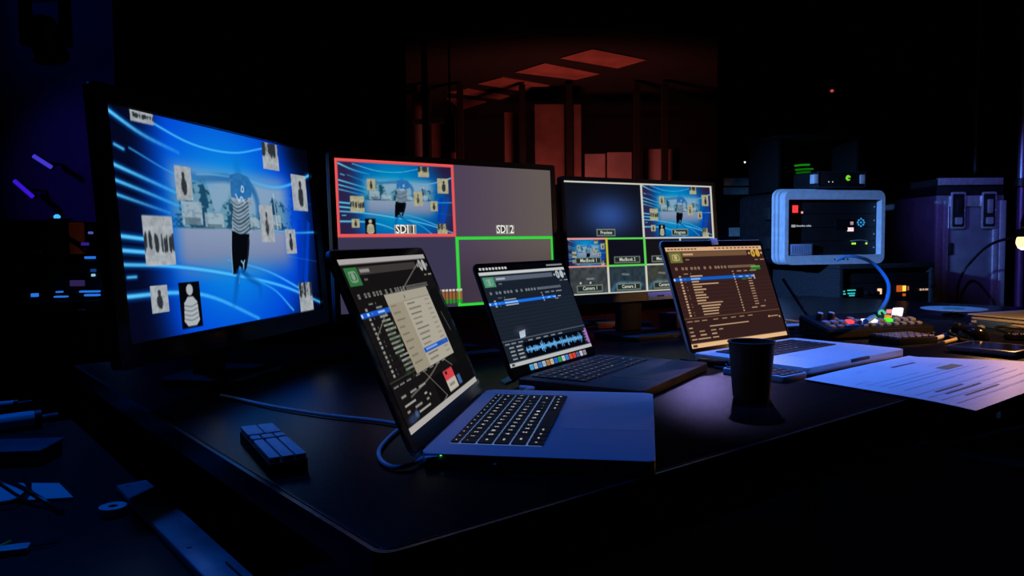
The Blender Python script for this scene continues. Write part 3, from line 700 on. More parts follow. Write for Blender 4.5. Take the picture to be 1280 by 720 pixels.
# --- black paper cup
p = D(946, 503)
cup = thing('paper_cup', 'black paper coffee cup standing in front of the brown-screened laptop', 'cup', (p.x, p.y+.027, TZ))
bm = B(); lathe(bm, [(.0255, .0005), (.0268, .004), (.0335, .086), (.0325, .086), (.0262, .008), (.005, .0075)], 48, cap0=True, cap1=True); part('cup_wall', bm, M_CUP, cup)
bm = B()
n = 48; m_ = 10; rg = []
for i in range(n):
    a = 2*PI*i/n; rg.append([bm.verts.new(((.0338+.0016*math.cos(2*PI*j/m_))*math.cos(a), (.0338+.0016*math.cos(2*PI*j/m_))*math.sin(a), .0862+.0016*math.sin(2*PI*j/m_))) for j in range(m_)])
for i in range(n):
    for j in range(m_): bm.faces.new((rg[i][j], rg[(i+1) % n][j], rg[(i+1) % n][(j+1) % m_], rg[i][(j+1) % m_]))
part('rolled_rim', bm, M_CUP, cup)

# --- compact wireless keyboard lying beside the right-hand laptop
cC, sC = math.cos(.6713), math.sin(.6713)
def inC(x, y): return (.4956+x*cC-y*sC, 1.6329+x*sC+y*cC)
kx, ky = inC(-.2185, -.187)
kbd = thing('compact_keypad', 'slim silver keypad with black keys, half hidden behind the paper cup', 'keypad', (kx, ky, TZ), .6713+PI/2)
bm = B(); prism(bm, rrect(-.063, .063, -.036, .036, .007), .0005, .010, .002); kbody = part('keypad_body', bm, M_ALU, kbd)
kmesh = key_mesh(.0145, .0125); bml = B()
for i in range(7):
    for j in range(4):
        obj('key', kmesh, kbody, (-.0510+.0170*i, -.0232+.0155*j, .0100))
        add_text(bml, '7894561230'[(i*4+j) % 10], -.0510+.0170*i, -.0232+.0155*j, .0119, .0060)
part('key_legends', bml, MATS['cool_key_lettering'], kbody, smooth=False)['kind'] = 'stuff'

# --- printed papers, the front corner hanging over the desk edge
def sheet(name, label, quad, lift, m, cat='paper', nx=14, ny=10, droop=True, th=.0006, group=None):
    bm = B(); q = [Vector((a.x, a.y)) for a in quad]; g0 = []; g1 = []
    for j in range(ny+1):
        r0, r1 = [], []
        for i in range(nx+1):
            s, t = i/nx, j/ny
            p = q[0]*(1-s)*(1-t)+q[1]*s*(1-t)+q[2]*s*t+q[3]*(1-s)*t
            rel = Vector((p.x-DX, p.y-DY)); yy = -rel.x*math.sin(DYAW)+rel.y*math.cos(DYAW)
            z = TZ+lift+(.0012*math.sin(s*5+1)*math.sin(t*4)+.0012 if droop else 0)
            if droop and yy < 0: z -= .35*yy*yy
            r0.append(bm.verts.new((p.x, p.y, z))); r1.append(bm.verts.new((p.x, p.y, z+th)))
        g0.append(r0); g1.append(r1)
    for L in (g0, g1):
        for j in range(ny):
            for i in range(nx): bm.faces.new((L[j][i], L[j][i+1], L[j+1][i+1], L[j+1][i]))
    for j in range(ny):
        for i in (0, nx): bm.faces.new((g0[j][i], g0[j+1][i], g1[j+1][i], g1[j][i]))
    for i in range(nx):
        for j in (0, ny): bm.faces.new((g0[j][i], g0[j][i+1], g1[j][i+1], g1[j][i]))
    o = part(name, bm, m); tag(o, label, cat, group); return o, (g0, q)
M_PAPER = mat('white_paper', (.74, .74, .75), .55, noise=(20, .04), bump=(60, .05), spec=.45)
pq = [D(1005, 476), D(1220, 513), D(1400, 478), D(1136, 446)]
pq[2] = pq[1]+(pq[3]-pq[0])
paper, _ = sheet('printed_sheet', 'large white printed sheet hanging over the desk edge beside the laptop', pq, .0012, M_PAPER)
def onpaper(name, s0, s1, t0, t1, m, z=.0036):
    q = [Vector((a.x, a.y)) for a in pq]
    def f(s, t): return q[0]*(1-s)*(1-t)+q[1]*s*(1-t)+q[2]*s*t+q[3]*(1-s)*t
    bm = B(); ns = 8; a = []; b = []
    for i in range(ns+1):
        s = s0+(s1-s0)*i/ns
        for t, L in ((t0, a), (t1, b)):
            p = f(s, t); rel = Vector((p.x-DX, p.y-DY)); yy = -rel.x*math.sin(DYAW)+rel.y*math.cos(DYAW)
            zz = TZ+.0012+.0012*math.sin(s*5+1)*math.sin(t*4)+.0012+.0006+.00035
            if yy < 0: zz -= .35*yy*yy
            L.append(bm.verts.new((p.x, p.y, zz)))
    for i in range(ns): bm.faces.new((a[i], a[i+1], b[i+1], b[i]))
    return part(name, bm, m, paper, smooth=False)
M_INK = mat('grey_ink', (.10, .10, .12), .7, noise=(90, .2)); M_INKG = mat('olive_ink', (.16, .20, .10), .7, noise=(90, .2)); M_INKL = mat('pale_grey_ink', (.42, .42, .44), .7, noise=(90, .1))
for s0, s1, t0, t1, m in ((.12, .125, .30, .86, M_INKL), (.30, .305, .06, .88, M_INKL), (.36, .364, .06, .55, M_INKL), (.42, .425, .10, .92, M_INKL), (.47, .474, .10, .92, M_INKL), (.56, .564, .10, .95, M_INKL), (.66, .664, .05, .97, M_INKL), (.73, .734, .05, .97, M_INKL),
                           (.80, .804, .05, .97, M_INKL), (.88, .884, .05, .97, M_INKL), (.16, .185, .56, .80, M_INK), (.36, .44, .72, .90, M_INKG), (.68, .70, .18, .44, M_INK), (.74, .755, .18, .52, M_INK), (.82, .835, .22, .56, M_INK)):
    onpaper('printed_line', s0, s1, t0, t1, m)
sq = [D(1150, 438), D(1400, 470), D(1480, 452), D(1215, 427)]
sheet('printed_sheet', 'white sheet lying under the dark tablet at the right edge', [pq[3]+(pq[2]-pq[3])*.07-(pq[3]-pq[0])*.1, pq[2]+(pq[2]-pq[3])*.1-(pq[3]-pq[0])*.1, pq[2]+(pq[2]-pq[3])*.1+(pq[3]-pq[0])*.5, pq[3]+(pq[2]-pq[3])*.07+(pq[3]-pq[0])*.03], .0003, M_PAPER, droop=False)

# --- video switcher with lit buttons
a = D(1036, 426)
sw = thing('video_switcher', 'low black video switcher with red, white and green lit buttons', 'switcher', (a.x, a.y, TZ), .27)
SWW, SWD = .300, .115
def slope(y): return .024+.026*(y/SWD)
bm = B()
vs = [bm.verts.new(c_) for c_ in ((0, 0, .003), (SWW, 0, .003), (SWW, SWD, .003), (0, SWD, .003), (0, 0, .024), (SWW, 0, .024), (SWW, SWD, .050), (0, SWD, .050))]
for q in ((0, 3, 2, 1), (4, 5, 6, 7), (0, 1, 5, 4), (1, 2, 6, 5), (2, 3, 7, 6), (3, 0, 4, 7)): bm.faces.new([vs[i] for i in q])
bmesh.ops.bevel(bm, geom=bm.edges[:], offset=.003, segments=2, affect='EDGES'); part('body', bm, M_BLACKM, sw)
for fx in (.03, SWW-.03):
    for fy in (.02, SWD-.02):
        bm = B(); lathe(bm, [(.007, .0003), (.007, .0035)], 10, (fx, fy, 0)); part('foot', bm, M_BLACKP, sw)
tilt = math.atan2(.026, SWD)
def swpart(name, x, y, w, d, h, m, rnd=.0015):
    bm = B(); prism(bm, rrect(-w/2, w/2, -d/2, d/2, rnd, 3), 0, h, .0008, 2); return part(name, bm, m, sw, (x, y, slope(y)-.0006), (tilt, 0, 0))
G_RED = glow('lit_red_button', 255, 70, 80, 1.3); G_WHITE = glow('lit_white_button', 225, 225, 250, 1.6); G_GREEN = glow('lit_green_button', 70, 225, 40, 1.4); G_CYAN = glow('lit_cyan_button', 60, 190, 150, 1.0); G_OR = glow('lit_orange_button', 240, 130, 50, 1.2)
M_SWKEY = mat('grey_switcher_key', (.30, .33, .40), .45, noise=(80, .1))
for i in range(12): swpart('button', .026+.0225*i, .022, .014, .012, .005, M_SWKEY)
for i in range(12):
    x = .026+.0225*i
    m = {3: G_RED, 5: G_WHITE, 6: G_WHITE, 8: G_GREEN}.get(i, M_SWKEY)
    swpart('button', x, .046, .016, .016, .007, m)
for i in (2, 4, 7, 9, 10): swpart('button', .026+.0225*i, .072, .014, .012, .005, {7: G_CYAN, 9: G_OR}.get(i, M_SWKEY))
for x in (.03, .062):
    bm = B(); lathe(bm, [(.009, 0), (.0085, .016), (.007, .018)], 18); part('knob', bm, M_BLACKP, sw, (x, .075, slope(.075)-.001), (tilt, 0, 0))
    bm = B(); lathe(bm, [(.0068, .0), (.0064, .0012)], 18); part('knob_cap', bm, M_ALU, sw, (x, .075-.018*math.sin(tilt), slope(.075)+.0168), (tilt, 0, 0))
bm = B(); o_ = rrect(-.011, .011, -.011, .011, .0109, 6); ring_prism(bm, o_, [(x*.55, y*.55) for x, y in o_], 0, .004); part('ring_button', bm, G_CYAN, sw, (.232, .098, slope(.098)), (R(65), 0, 0))
bm = B(); box(bm, -.014, .014, -.004, .004, 0, .022, .002); part('fader_handle', bm, G_WHITE, sw, (.262, .080, slope(.08)-.001), (tilt, 0, 0))
bm = B(); box(bm, -.010, .010, -.004, .004, 0, .010, .002); part('lit_meter', bm, glow('lit_pink_meter', 230, 150, 150, 1.0), sw, (.262, .104, slope(.104)-.001), (tilt, 0, 0))

# --- blue network cable looping from the rack case down to the switcher
bm = B(); s0 = P(1046, 325, 3.30); s1 = D(1080, 404, .046)
tube(bm, [s0, P(1062, 320, 3.05), P(1088, 327, 2.85), P(1108, 349, 2.6), P(1110, 370, 2.35), P(1099, 390, 2.12), D(1082, 402, .052)], .0062, 10, 10)
tag(part('network_cable', bm, M_CABLEB), 'bright blue network cable arcing from the rack case to the switcher', 'cable')

# --- small number pad in front of the switcher
a = D(1098, 428)
npd = thing('number_pad', 'small black number pad between the switcher and the printed sheet', 'keypad', (a.x+.055, a.y+.004, TZ), .30)
bm = B(); prism(bm, rrect(-.055, .062, -.045, .045, .006), .0005, .014, .002); nb = part('pad_body', bm, M_BLACKP, npd)
km = key_mesh(.0155, .0145, .003)
bmk = B(); prism(bmk, rrect(-.0075, .0075, -.007, .007, .0014, 2), 0, .004, .0008, 1); npk = mesh_of(bmk, 'key', mat('worn_grey_keycap', (.13, .13, .15), .4, noise=(200, .6)))
for i in range(6):
    for j in range(4): obj('key', npk, nb, (-.043+.0185*i, -.031+.0205*j, .0139))

# --- pens and sticks
def pen(name, label, p0, p1, r, m, tipm, cat='pen'):
    v = p1-p0; L = v.length; t = obj(name, None, None, (p0.x, p0.y, p0.z+r+.0005), (0, 0, math.atan2(v.y, v.x))); tag(t, label, cat)
    bm = B(); tube(bm, [(0, 0, 0), (L*.8, 0, 0)], r, 12, 0); part('barrel', bm, m, t)
    bm = B(); tube(bm, [(L*.8, 0, 0), (L*.93, 0, 0), (L, 0, 0)], lambda k: r*1.05 if k < .6 else r*.5, 12, 0); part('cap', bm, tipm, t)
    bm = B(); box(bm, L*.55, L*.82, -r*.3, r*.3, r*.95, r*1.35, .0003); part('clip', bm, tipm, t)
pen('marker_pen', 'warm yellow pen with a silver cap, right of the number pad', D(1179, 431), D(1206, 424), .0042, mat('yellow_pen_plastic', (.75, .55, .25), .35, noise=(60, .05)), M_ALU)
pen('marker_pen', 'pale blue-white stick pen next to the yellow pen', D(1166, 427), D(1190, 421), .0052, M_WHITEP, M_WHITEP)
pen('marker_pen', 'slim black pen with a bright clip behind the number pad', D(1150, 424), D(1168, 417), .003, M_BLACKP, mat('brass_clip', (.6, .45, .2), .3, metal=.8, noise=(60, .1)))
pen('marker_pen', 'short white marker lying in front of the paper stack', D(1213, 419), D(1229, 412), .006, M_WHITEP, M_ALU)

# --- dark tablet lying on the papers
a = D(1182, 440); b = D(1270, 449); v = b-a
tb = thing('tablet', 'slim dark grey tablet lying on papers at the right edge', 'tablet', (a.x, a.y, TZ+.0045), math.atan2(v.y, v.x))
L = v.length
bm = B(); prism(bm, rrect(0, L, 0, .12, .008), .0003, .0095, .0018, 2); part('tablet_shell', bm, mat('slate_tablet_shell', (.12, .13, .16), .35, metal=.4, noise=(60, .1)), tb)
bm = B(); prism(bm, rrect(.006, L-.006, .006, .114, .006), .0094, .0099); part('tablet_glass', bm, M_BLACKG, tb)

# --- computer mouse
a = D(1219, 428)
ms = thing('computer_mouse', 'black computer mouse behind the dark tablet', 'mouse', (a.x, a.y+.03, TZ+.0005), .3)
bm = B(); prof = []
for j in range(7):
    t = j/6; prof.append((1-.55*t**2.2, .034*math.sin(t*PI/2)))
rings = [[bm.verts.new((.031*k*math.cos(2*PI*i/24), .052*k*math.sin(2*PI*i/24), z+.0005)) for i in range(24)] for k, z in prof]
for r0, r1 in zip(rings, rings[1:]):
    for i in range(24): bm.faces.new((r0[i], r0[(i+1) % 24], r1[(i+1) % 24], r1[i]))
bm.faces.new(rings[0][::-1]); bm.faces.new(rings[-1]); part('mouse_shell', bm, M_BLACKG, ms)
bm = B(); tube(bm, [(-.004, .026, .033), (.004, .026, .033)], .005, 12, 0); part('scroll_wheel', bm, M_BLACKP, ms)
bm = B(); box(bm, -.0006, .0006, .008, .05, .020, .0352); part('button_seam', bm, M_BLACKP, ms)

# --- paper stack and box file at the right edge
a = D(1240, 414); b = D(1330, 405)
stk = thing('paper_stack', 'thick stack of pale papers at the right edge, lit warm from above', 'papers', (a.x+.09, a.y, TZ), .35)
z = .0006
for i in range(9):
    dx, dy, rr = .008*math.sin(i*2.1), .006*math.cos(i*1.7), .02*math.sin(i*3.3)
    bm = B(); prism(bm, rrect(0, .31, 0, .16, .002, 2), 0, .0032); part('sheet_bundle', bm, M_PAPER, stk, (dx, dy, z), (0, 0, rr), smooth=False); z += .0034
bm = B(); prism(bm, rrect(.0, .05, .02, .10, .003, 2), 0, .016, .001); part('binder_clip', bm, mat('blue_binder', (.06, .16, .5), .4, noise=(60, .1)), stk, (-.03, .02, .0006))
# --- coiled beaded strap beside it
a = D(1284, 424)
hp = thing('headphones', 'black headphones with shiny studs lying at the right edge', 'headphones', (a.x, a.y, TZ), .2); hp.scale = (.62, .62, .62)
for s in (-1, 1):
    bm = B(); lathe(bm, [(.030, 0), (.036, .006), (.036, .020), (.028, .028)], 28); part('ear_cup', bm, M_BLACKG, hp, (s*.055, 0, .0006))
    for k in range(7):
        bm = B(); lathe(bm, [(.0028, 0), (.0018, .0022)], 8); aa = R(190+25*k); part('stud', bm, M_EXTR, hp, (s*.055+.031*math.cos(aa), .031*math.sin(aa), .0245))
bm = B(); tube(bm, [(-.055, .02, .024), (-.05, .09, .03), (0, .125, .034), (.05, .09, .03), (.055, .02, .024)], .006, 10, 8); part('headband', bm, M_BLACKP, hp)

# --- round disc on a short stem
a = P(1192, 386, 2.36)
ds = thing('round_disc_stand', 'thin round metal disc on a short stem behind the switcher', 'disc stand', (a.x, a.y, TZ))
hz = a.z-TZ
bm = B(); lathe(bm, [(.03, .0005), (.03, .004), (.006, .008)], 28); part('stem_base', bm, M_BLACKM, ds)
bm = B(); lathe(bm, [(.005, .007), (.005, hz-.001)], 14); part('stem', bm, M_EXTR, ds)
bm = B(); lathe(bm, [(.012, 0), (.05, .0004), (.091, .0012), (.091, .0028), (.05, .0024), (.012, .0022)], 56); part('disc', bm, mat('brushed_disc_metal', (.75, .72, .75), .35, metal=.3, noise=(30, .15)), ds, (0, 0, hz-.0015))
bm = B(); lathe(bm, [(.030, 0), (.030, .0006)], 32); part('disc_label', bm, mat('green_disc_label', (.05, .35, .22), .5, noise=(40, .1)), ds, (0, 0, hz+.0014))

# --- keypad block at the left end of the desk
a = D(318, 552, .02)
kp = thing('desk_keypad', 'low keypad with raised pale blocks at the left end of the desk, lit blue', 'keypad', (a.x, a.y, TZ), 0)
q = [D(u_, v_, .020) for u_, v_ in ((302, 532), (342, 529), (384, 566), (334, 576))]
kp.location = ((q[0].x+q[1].x+q[2].x+q[3].x)/4, (q[0].y+q[1].y+q[2].y+q[3].y)/4, TZ)
ax = (q[2]-q[1]).normalized(); kl = ((q[2]-q[1]).length+(q[3]-q[0]).length)/2; kw_ = ((q[1]-q[0]).length+(q[2]-q[3]).length)/2
kp.rotation_euler = (0, 0, math.atan2(ax.y, ax.x))
bm = B(); prism(bm, rrect(-kl/2, kl/2, -kw_/2, kw_/2, .005), .0005, .015, .002); part('pad_body', bm, M_BLACKP, kp)
def pad(x0, x1, y0, y1): 
    bm = B(); prism(bm, rrect(kl*x0, kl*x1, kw_*y0, kw_*y1, .0025, 3), .0148, .0205, .001, 2); part('key', bm, M_WHITEP, kp)
pad(-.49, -.20, -.47, -.02); pad(-.49, -.20, .02, .47)
pad(-.165, -.06, -.47, -.20); pad(-.165, -.06, -.16, .16); pad(-.165, -.06, .20, .47)
for y0, y1 in ((-.47, -.20), (-.15, .15), (.20, .47)): pad(-.025, .48, y0, y1)

# --- charging cable of the front laptop: plug with a green light, loop, and run to the left
plug = D(541, 573, .010)
chg = thing('charging_cable', 'blue-lit charging cable with a green plug light, looping left of the front laptop', 'cable', (plug.x, plug.y, TZ))
def rel(p, z): return (p.x-plug.x, p.y-plug.y, z)
bm = B(); tube(bm, [rel(D(536, 577), .008), rel(D(515, 586), .005), rel(D(492, 588), .0035), rel(D(477, 580), .0035), rel(D(474, 567), .0035), rel(D(484, 553), .0035), rel(D(497, 541), .0035), rel(D(503, 535), .0035), rel(D(470, 529), .0035), rel(D(400, 521), .0035), rel(D(340, 511), .0035), rel(D(300, 502), .0035), rel(D(276, 497), .0035)], .0026, 8, 10)
part('cord', bm, mat('grey_cord', (.62, .64, .70), .4, noise=(40, .1)), chg)
bm = B(); box(bm, -.013, .011, -.004, .004, -.004, .004, .0015); pl = part('plug', bm, M_WHITEP, chg, (.004, -.002, .010), (0, 0, R(25)))
bm = B(); lathe(bm, [(.0014, 0), (.001, .0006)], 10); part('charge_light', bm, glow('green_charge_light', 70, 230, 110, 2.0), pl, (.004, -.0036, .0040))
# --- jack plug on the near side of the front laptop
a = D(622, 577, .009)
jk = thing('jack_plug', 'tiny black plug in the near side of the front laptop', 'plug', (a.x, a.y, TZ), R(80))
bm = B(); tube(bm, [(-.012, 0, .009), (.006, 0, .009)], .004, 12, 0); part('plug_barrel', bm, M_BLACKG, jk)
bm = B(); tube(bm, [(-.018, 0, .009), (-.012, 0, .009)], .0022, 10, 0); part('strain_relief', bm, M_EXTR, jk)
# --- white cable plugged into the dark laptop, and the green note
a = D(666, 486, .008); b = D(640, 494, .006)
wc = thing('charging_plug', 'short pale blue-lit plug and cord between the front and dark laptops', 'cable', (a.x, a.y, TZ))
v = b-a
bm = B(); tube(bm, [(-.02, 0.010, .008), (0, 0, .008), (v.x*.35, v.y*.35, .008)], .0042, 10, 3); part('plug', bm, M_WHITEP, wc)
bm = B(); tube(bm, [(v.x*.3, v.y*.3, .008), (v.x*.8, v.y*.8, .006), (v.x*1.5, v.y*1.3, .003)], .0019, 8, 6); part('cord', bm, M_CABLEW, wc)
q = [D(626, 478), D(640, 471), D(645, 476), D(632, 481)]
bm = B(); prism(bm, [(p_.x, p_.y) for p_ in q], TZ+.0006, TZ+.0035); tag(part('sticky_note', bm, mat('green_note_paper', (.35, .50, .22), .7, noise=(60, .1)), smooth=False), 'small green note pad peeking out behind the front laptop', 'note pad')

# --- black adapter and its cables left of the cup
ax_, ay_ = inC(-.194, -.06)
ad = thing('cable_adapter', 'small black adapter with thin black cables left of the paper cup', 'adapter', (ax_, ay_, TZ), .6713+PI/2)
bm = B(); box(bm, -.028, .028, -.012, .012, .0006, .012, .003); part('adapter_body', bm, M_BLACKG, ad)
bm = B(); tube(bm, [(.028, 0, .006), (.045, -.002, .003), (.06, -.004, .003), (.08, -.004, .003)], .0022, 8, 8); part('cord', bm, M_CABLEK, ad)
bm = B(); tube(bm, [(-.028, 0, .006), (-.036, .004, .003), (-.040, .012, .003), (-.036, .022, .003), (-.020, .022, .003)], .0018, 8, 8); part('cord', bm, M_CABLEK, ad)

# --- black device and gear between the small multiview monitor and the right laptop
a = D(834, 418)
dv = thing('capture_box', 'small black converter box with a white light, left of the brown-screened laptop', 'converter', (.462, 2.13, TZ), .55)
bm = B(); box(bm, -.06, .05, -.05, .02, .001, .042, .004); part('box_body', bm, mat('dark_red_box', (.05, .008, .012), .35, noise=(40, .2)), dv)
bm = B(); box(bm, -.005, .015, -.0515, -.0495, .022, .031, .0006); part('status_light', bm, glow('white_status_light', 210, 210, 215, 1.2), dv)
bm = B(); box(bm, -.05, -.025, -.0515, -.0495, .024, .032, .0006); part('blue_socket', bm, mat('blue_socket_plastic', (.04, .06, .5), .4, noise=(40, .1)), dv)
bm = B(); box(bm, -.055, .045, -.012, -.004, .0418, .0432, .0004); part('red_trim', bm, mat('magenta_trim', (.5, .04, .14), .4, noise=(40, .1)), dv)
a = D(768, 408)
pb = thing('cable_bundle', 'black cable bundle with orange and blue plugs behind the dark laptop', 'cable', (a.x, a.y, TZ), .3)
for k in range(3):
    bm = B(); tube(bm, [(-.09, .01*k, .006+.004*k), (-.03, .03*math.sin(k+1), .010+.004*k), (.04, -.02*math.cos(k), .010), (.10, .03*k-.03, .006)], .005, 8, 8); part('cord', bm, M_CABLEK, pb)
bm = B(); box(bm, -.07, -.01, -.045, -.025, .0006, .018, .003); part('orange_plug', bm, mat('orange_plug_plastic', (.55, .12, .03), .45, noise=(40, .1)), pb)
bm = B(); box(bm, .0, .05, -.07, -.055, .0006, .012, .003); part('blue_plug', bm, M_CABLEB, pb)
# --- grey box and cables behind the right laptop
a = D(1000, 413)
hub = thing('usb_hub', 'pale slim hub with cables behind the right laptop', 'hub', (a.x, a.y, TZ), .3)
bm = B(); prism(bm, rrect(-.07, .07, -.025, .025, .005), .0006, .016, .002); part('hub_body', bm, M_WHITEP, hub)
for k in range(4):
    bm = B(); box(bm, -.055+.03*k, -.037+.03*k, -.0262, -.024, .005, .011); part('port', bm, M_BLACKP, hub)
bm = B(); tube(bm, [(-.07, 0, .008), (-.11, .02, .02), (-.06, .10, .03), (.05, .09, .014), (.12, .03, .004)], .003, 8, 8); part('cord', bm, M_CABLEW, hub)
bm = B(); lathe(bm, [(.008, 0), (.008, .008), (.005, .011)], 14, (.055, -.035, .0006)); part('cord_end', bm, M_WHITEP, hub)
bm = B(); tube(bm, [P(979, 349, 2.25), P(994, 372, 2.18), P(1008, 392, 2.10), D(1021, 403, .006), D(1040, 409, .005)], .0042, 8, 8)
tag(part('signal_cable', bm, M_CABLEK), 'thin glossy black cable slanting down behind the right laptop', 'cable')

# ================================================================== RACK TOWER
RY = 3.5
c0 = P(1049, 400, RY)
rx0 = c0.x; ztop = P(1049, 331, RY).z
tw = thing('carpeted_rack', 'charcoal carpeted equipment rack under the grey rack case', 'rack', (rx0, RY, 0), R(15))
# local x to the right along the front, y to the back; the front left edge stands at the origin
bm = B(); box(bm, 0, .02, 0, .52, .0, ztop-.02, .002); part('side_panel', bm, M_CARPET, tw)
bm = B(); box(bm, .50, .52, 0, .52, .0, ztop-.02, .002); part('side_panel', bm, M_CARPET, tw)
bm = B(); box(bm, 0, .52, 0, .52, ztop-.0195, ztop, .002); part('top_panel', bm, M_CARPET, tw)
bm = B(); box(bm, .0205, .4995, .50, .52, .0, ztop-.02); part('back_panel', bm, M_CARPET, tw)
uz = ztop-.044
for i, hh in enumerate((.044, .088, .044, .088, .132, .132)):
    bm = B(); box(bm, .0210, .4990, .015, .35, uz-hh+.0015, uz, .001); un = part('rack_unit', bm, M_BLACKM, tw)
    if i == 1:
        bm = B(); box(bm, .024, .13, .012, .0155, uz-.062, uz-.018, .001); dsn = part('display_window', bm, M_BLACKG, un)
        for (x, w, dz) in ((.026, .012, .030), (.050, .045, .026), (.026, .016, .042), (.052, .040, .040), (.060, .030, .050)):
            bm = B(); box(bm, x, x+w, .0112, .0122, uz-dz-.006, uz-dz); part('readout', bm, glow('cyan_readout', 50, 190, 190, 1.0), un, smooth=False)
        for k in range(3):
            bm = B(); lathe(bm, [(.009, 0), (.008, .014)], 18); part('knob', bm, M_BLACKP, un, (.155+.028*k, .0152, uz-.044), (PI/2, 0, 0))
        for nm, x, dz, w, h, g in (('indicator', .226, .038, .022, .026, glow('peach_indicator', 255, 190, 150, 1.4)), ('lit_window', .335, .028, .030, .030, glow('deep_orange_window', 220, 100, 20, .7)), ('lit_window', .362, .028, .018, .026, glow('bright_orange_window', 255, 190, 70, 1.6)),
                                   ('lit_window', .362, .058, .016, .012, MATS.get('deep_orange_window') or glow('deep_orange_window', 220, 100, 20, .7)), ('lit_window', .384, .028, .007, .02, glow('dull_pink_window', 190, 110, 90, .6)), ('readout', .455, .036, .010, .009, glow('pale_peach_readout', 220, 180, 150, .8)), ('readout', .470, .036, .007, .009, glow('pale_peach_readout', 220, 180, 150, .8)), ('readout', .488, .036, .016, .008, glow('pale_peach_readout', 220, 180, 150, .8))):
            bm = B(); box(bm, x-w/2, x+w/2, .011, .0155, uz-dz-h/2, uz-dz+h/2, .001, 1); part(nm, bm, g, un)
    uz -= hh+.001

zc0 = ztop+.0005
czt = P(1000, 237, RY).z
rc = thing('rack_case', 'grey-framed rack case holding lit equipment, on top of the carpeted rack', 'rack case', (P(981, 300, RY+.02).x, RY+.02, zc0), R(12))
CW, CH, CDp = .515, czt-zc0, .42
bm = B(); ring_prism(bm, [(x, z) for x, z in rrect(0, CW, 0, CH, .035)], [(x, z) for x, z in rrect(.018, CW-.018, .042, CH-.042, .006)], 0, .045)
part('front_frame', bm, M_GREYP, rc, (0, .045, 0), (PI/2, 0, 0))
for k in range(2):
    bm = B(); ring_prism(bm, rrect(-.006-.004*k, CW+.006+.004*k, .0, CH+.006+.004*k, .038), rrect(.01, CW-.01, .01, CH-.01, .03), 0, .018)
    part('rim_rib', bm, M_GREYP, rc, (0, .070+.026*k, 0), (PI/2, 0, 0))
bm = B(); ring_prism(bm, rrect(.004, CW-.004, .001, CH-.004, .034), rrect(.012, CW-.012, .012, CH-.012, .03), 0, CDp-.1); part('case_body', bm, M_BLACKP, rc, (0, CDp, 0), (PI/2, 0, 0))
bm = B(); box(bm, .012, CW-.012, CDp-.012, CDp-.002, .012, CH-.012); part('case_back', bm, M_BLACKP, rc)
for zz in (.3, .7):
    bm = B(); box(bm, -.024, -.009, .10, .16, CH*zz-.03, CH*zz+.03, .004); part('side_latch', bm, M_BLACKM, rc)
ix0, ix1, iz0, iz1 = .019, CW-.019, .043, CH-.043
n_ = 4; hu = (iz1-iz0)/n_
units = []
for k in range(n_):
    bm = B(); box(bm, ix0, ix1, .035, .30, iz1-hu*(k+1)+.001, iz1-hu*k-.001, .001); units.append(part('rack_unit', bm, M_BLACKM, rc))
    for xx in (ix0+.012, ix1-.012):
        bm = B(); lathe(bm, [(.004, 0), (.003, .002)], 10); part('rack_screw', bm, M_EXTR, units[-1], (xx, .0352, iz1-hu*(k+.5)), (PI/2, 0, 0))
def rpart(name, k, x, z, w, h, m, d=.003, smooth=True):
    zc_ = iz1-hu*(k+1)+hu*z; bm = B(); box(bm, ix0+x-w/2, ix0+x+w/2, .035-d, .0355, zc_-h/2, zc_+h/2, .0006, 1); return part(name, bm, m, units[k], smooth=smooth)
IW = ix1-ix0
rpart('power_switch', 0, .052, .35, .026, .034, glow('lit_red_switch', 250, 60, 66, 1.1), .006); rpart('red_light', 0, .088, .10, .009, .009, glow('pink_red_light', 255, 150, 150, 1.2))
rpart('display_window', 1, .31, .2, .10, hu*.85, M_BLACKG); rpart('preset_key', 1, .345, .30, .018, .016, glow('lit_rose_key', 200, 160, 175, .8)); rpart('preset_key', 2, .340, .85, .032, .018, glow('lit_rose_white_key', 255, 220, 230, 1.2))
for dx, dz in ((0, 0), (-.012, .010), (.012, .010), (-.012, -.010), (.012, -.010), (0, .017), (0, -.017), (.017, 0), (-.017, 0)):
    zc_ = iz1-hu*2+hu*.35+dz; bm = B(); lathe(bm, [(.0048, 0), (.004, .003)], 10); part('dial_light', bm, glow('blue_dial_light', 50, 150, 220, .9), units[1], (ix0+.395+dx, .0352, zc_), (PI/2, 0, 0))
bm = B(); box(bm, ix0+.035, ix0+.055, .0338, .0352, iz1-hu*2+hu*.03, iz1-hu*2+hu*.22); part('maker_mark', bm, glow('white_unit_lettering', 190, 200, 215, .55), units[1], smooth=False)
for i in range(8):
    bm = B(); x = ix0+.060+.0092*i+(.004 if i > 4 else 0); box(bm, x, x+.0072, .0338, .0352, iz1-hu*2+hu*.07, iz1-hu*2+hu*(.17 if i % 3 else .2)); part('lettering', bm, MATS['white_unit_lettering'], units[1], smooth=False)
bm = B(); box(bm, ix0+.012, ix0+.125, .005, .0345, iz0+.001, iz0+hu*.82, .002); rk = part('power_supply', bm, mat('pale_blue_grey_metal', (.40, .46, .60), .45, metal=.3, noise=(60, .1)), units[3])
for i in range(9):
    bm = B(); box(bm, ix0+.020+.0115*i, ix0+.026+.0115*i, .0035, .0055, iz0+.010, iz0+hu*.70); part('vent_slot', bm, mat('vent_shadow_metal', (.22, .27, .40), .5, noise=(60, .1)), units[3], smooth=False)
for x in (.352, .364, .425): rpart('green_light', 3, x, .80, .008, .008, glow('green_unit_light', 170, 240, 70, 1.4))
bm = B(); tube(bm, [(ix0+.33, .02, iz1-hu*3.0), (ix0+.38, .012, iz1-hu*2.95), (ix0+.42, .02, iz1-hu*3.05)], .003, 8, 6); part('handle_bar', bm, M_EXTR, units[2])
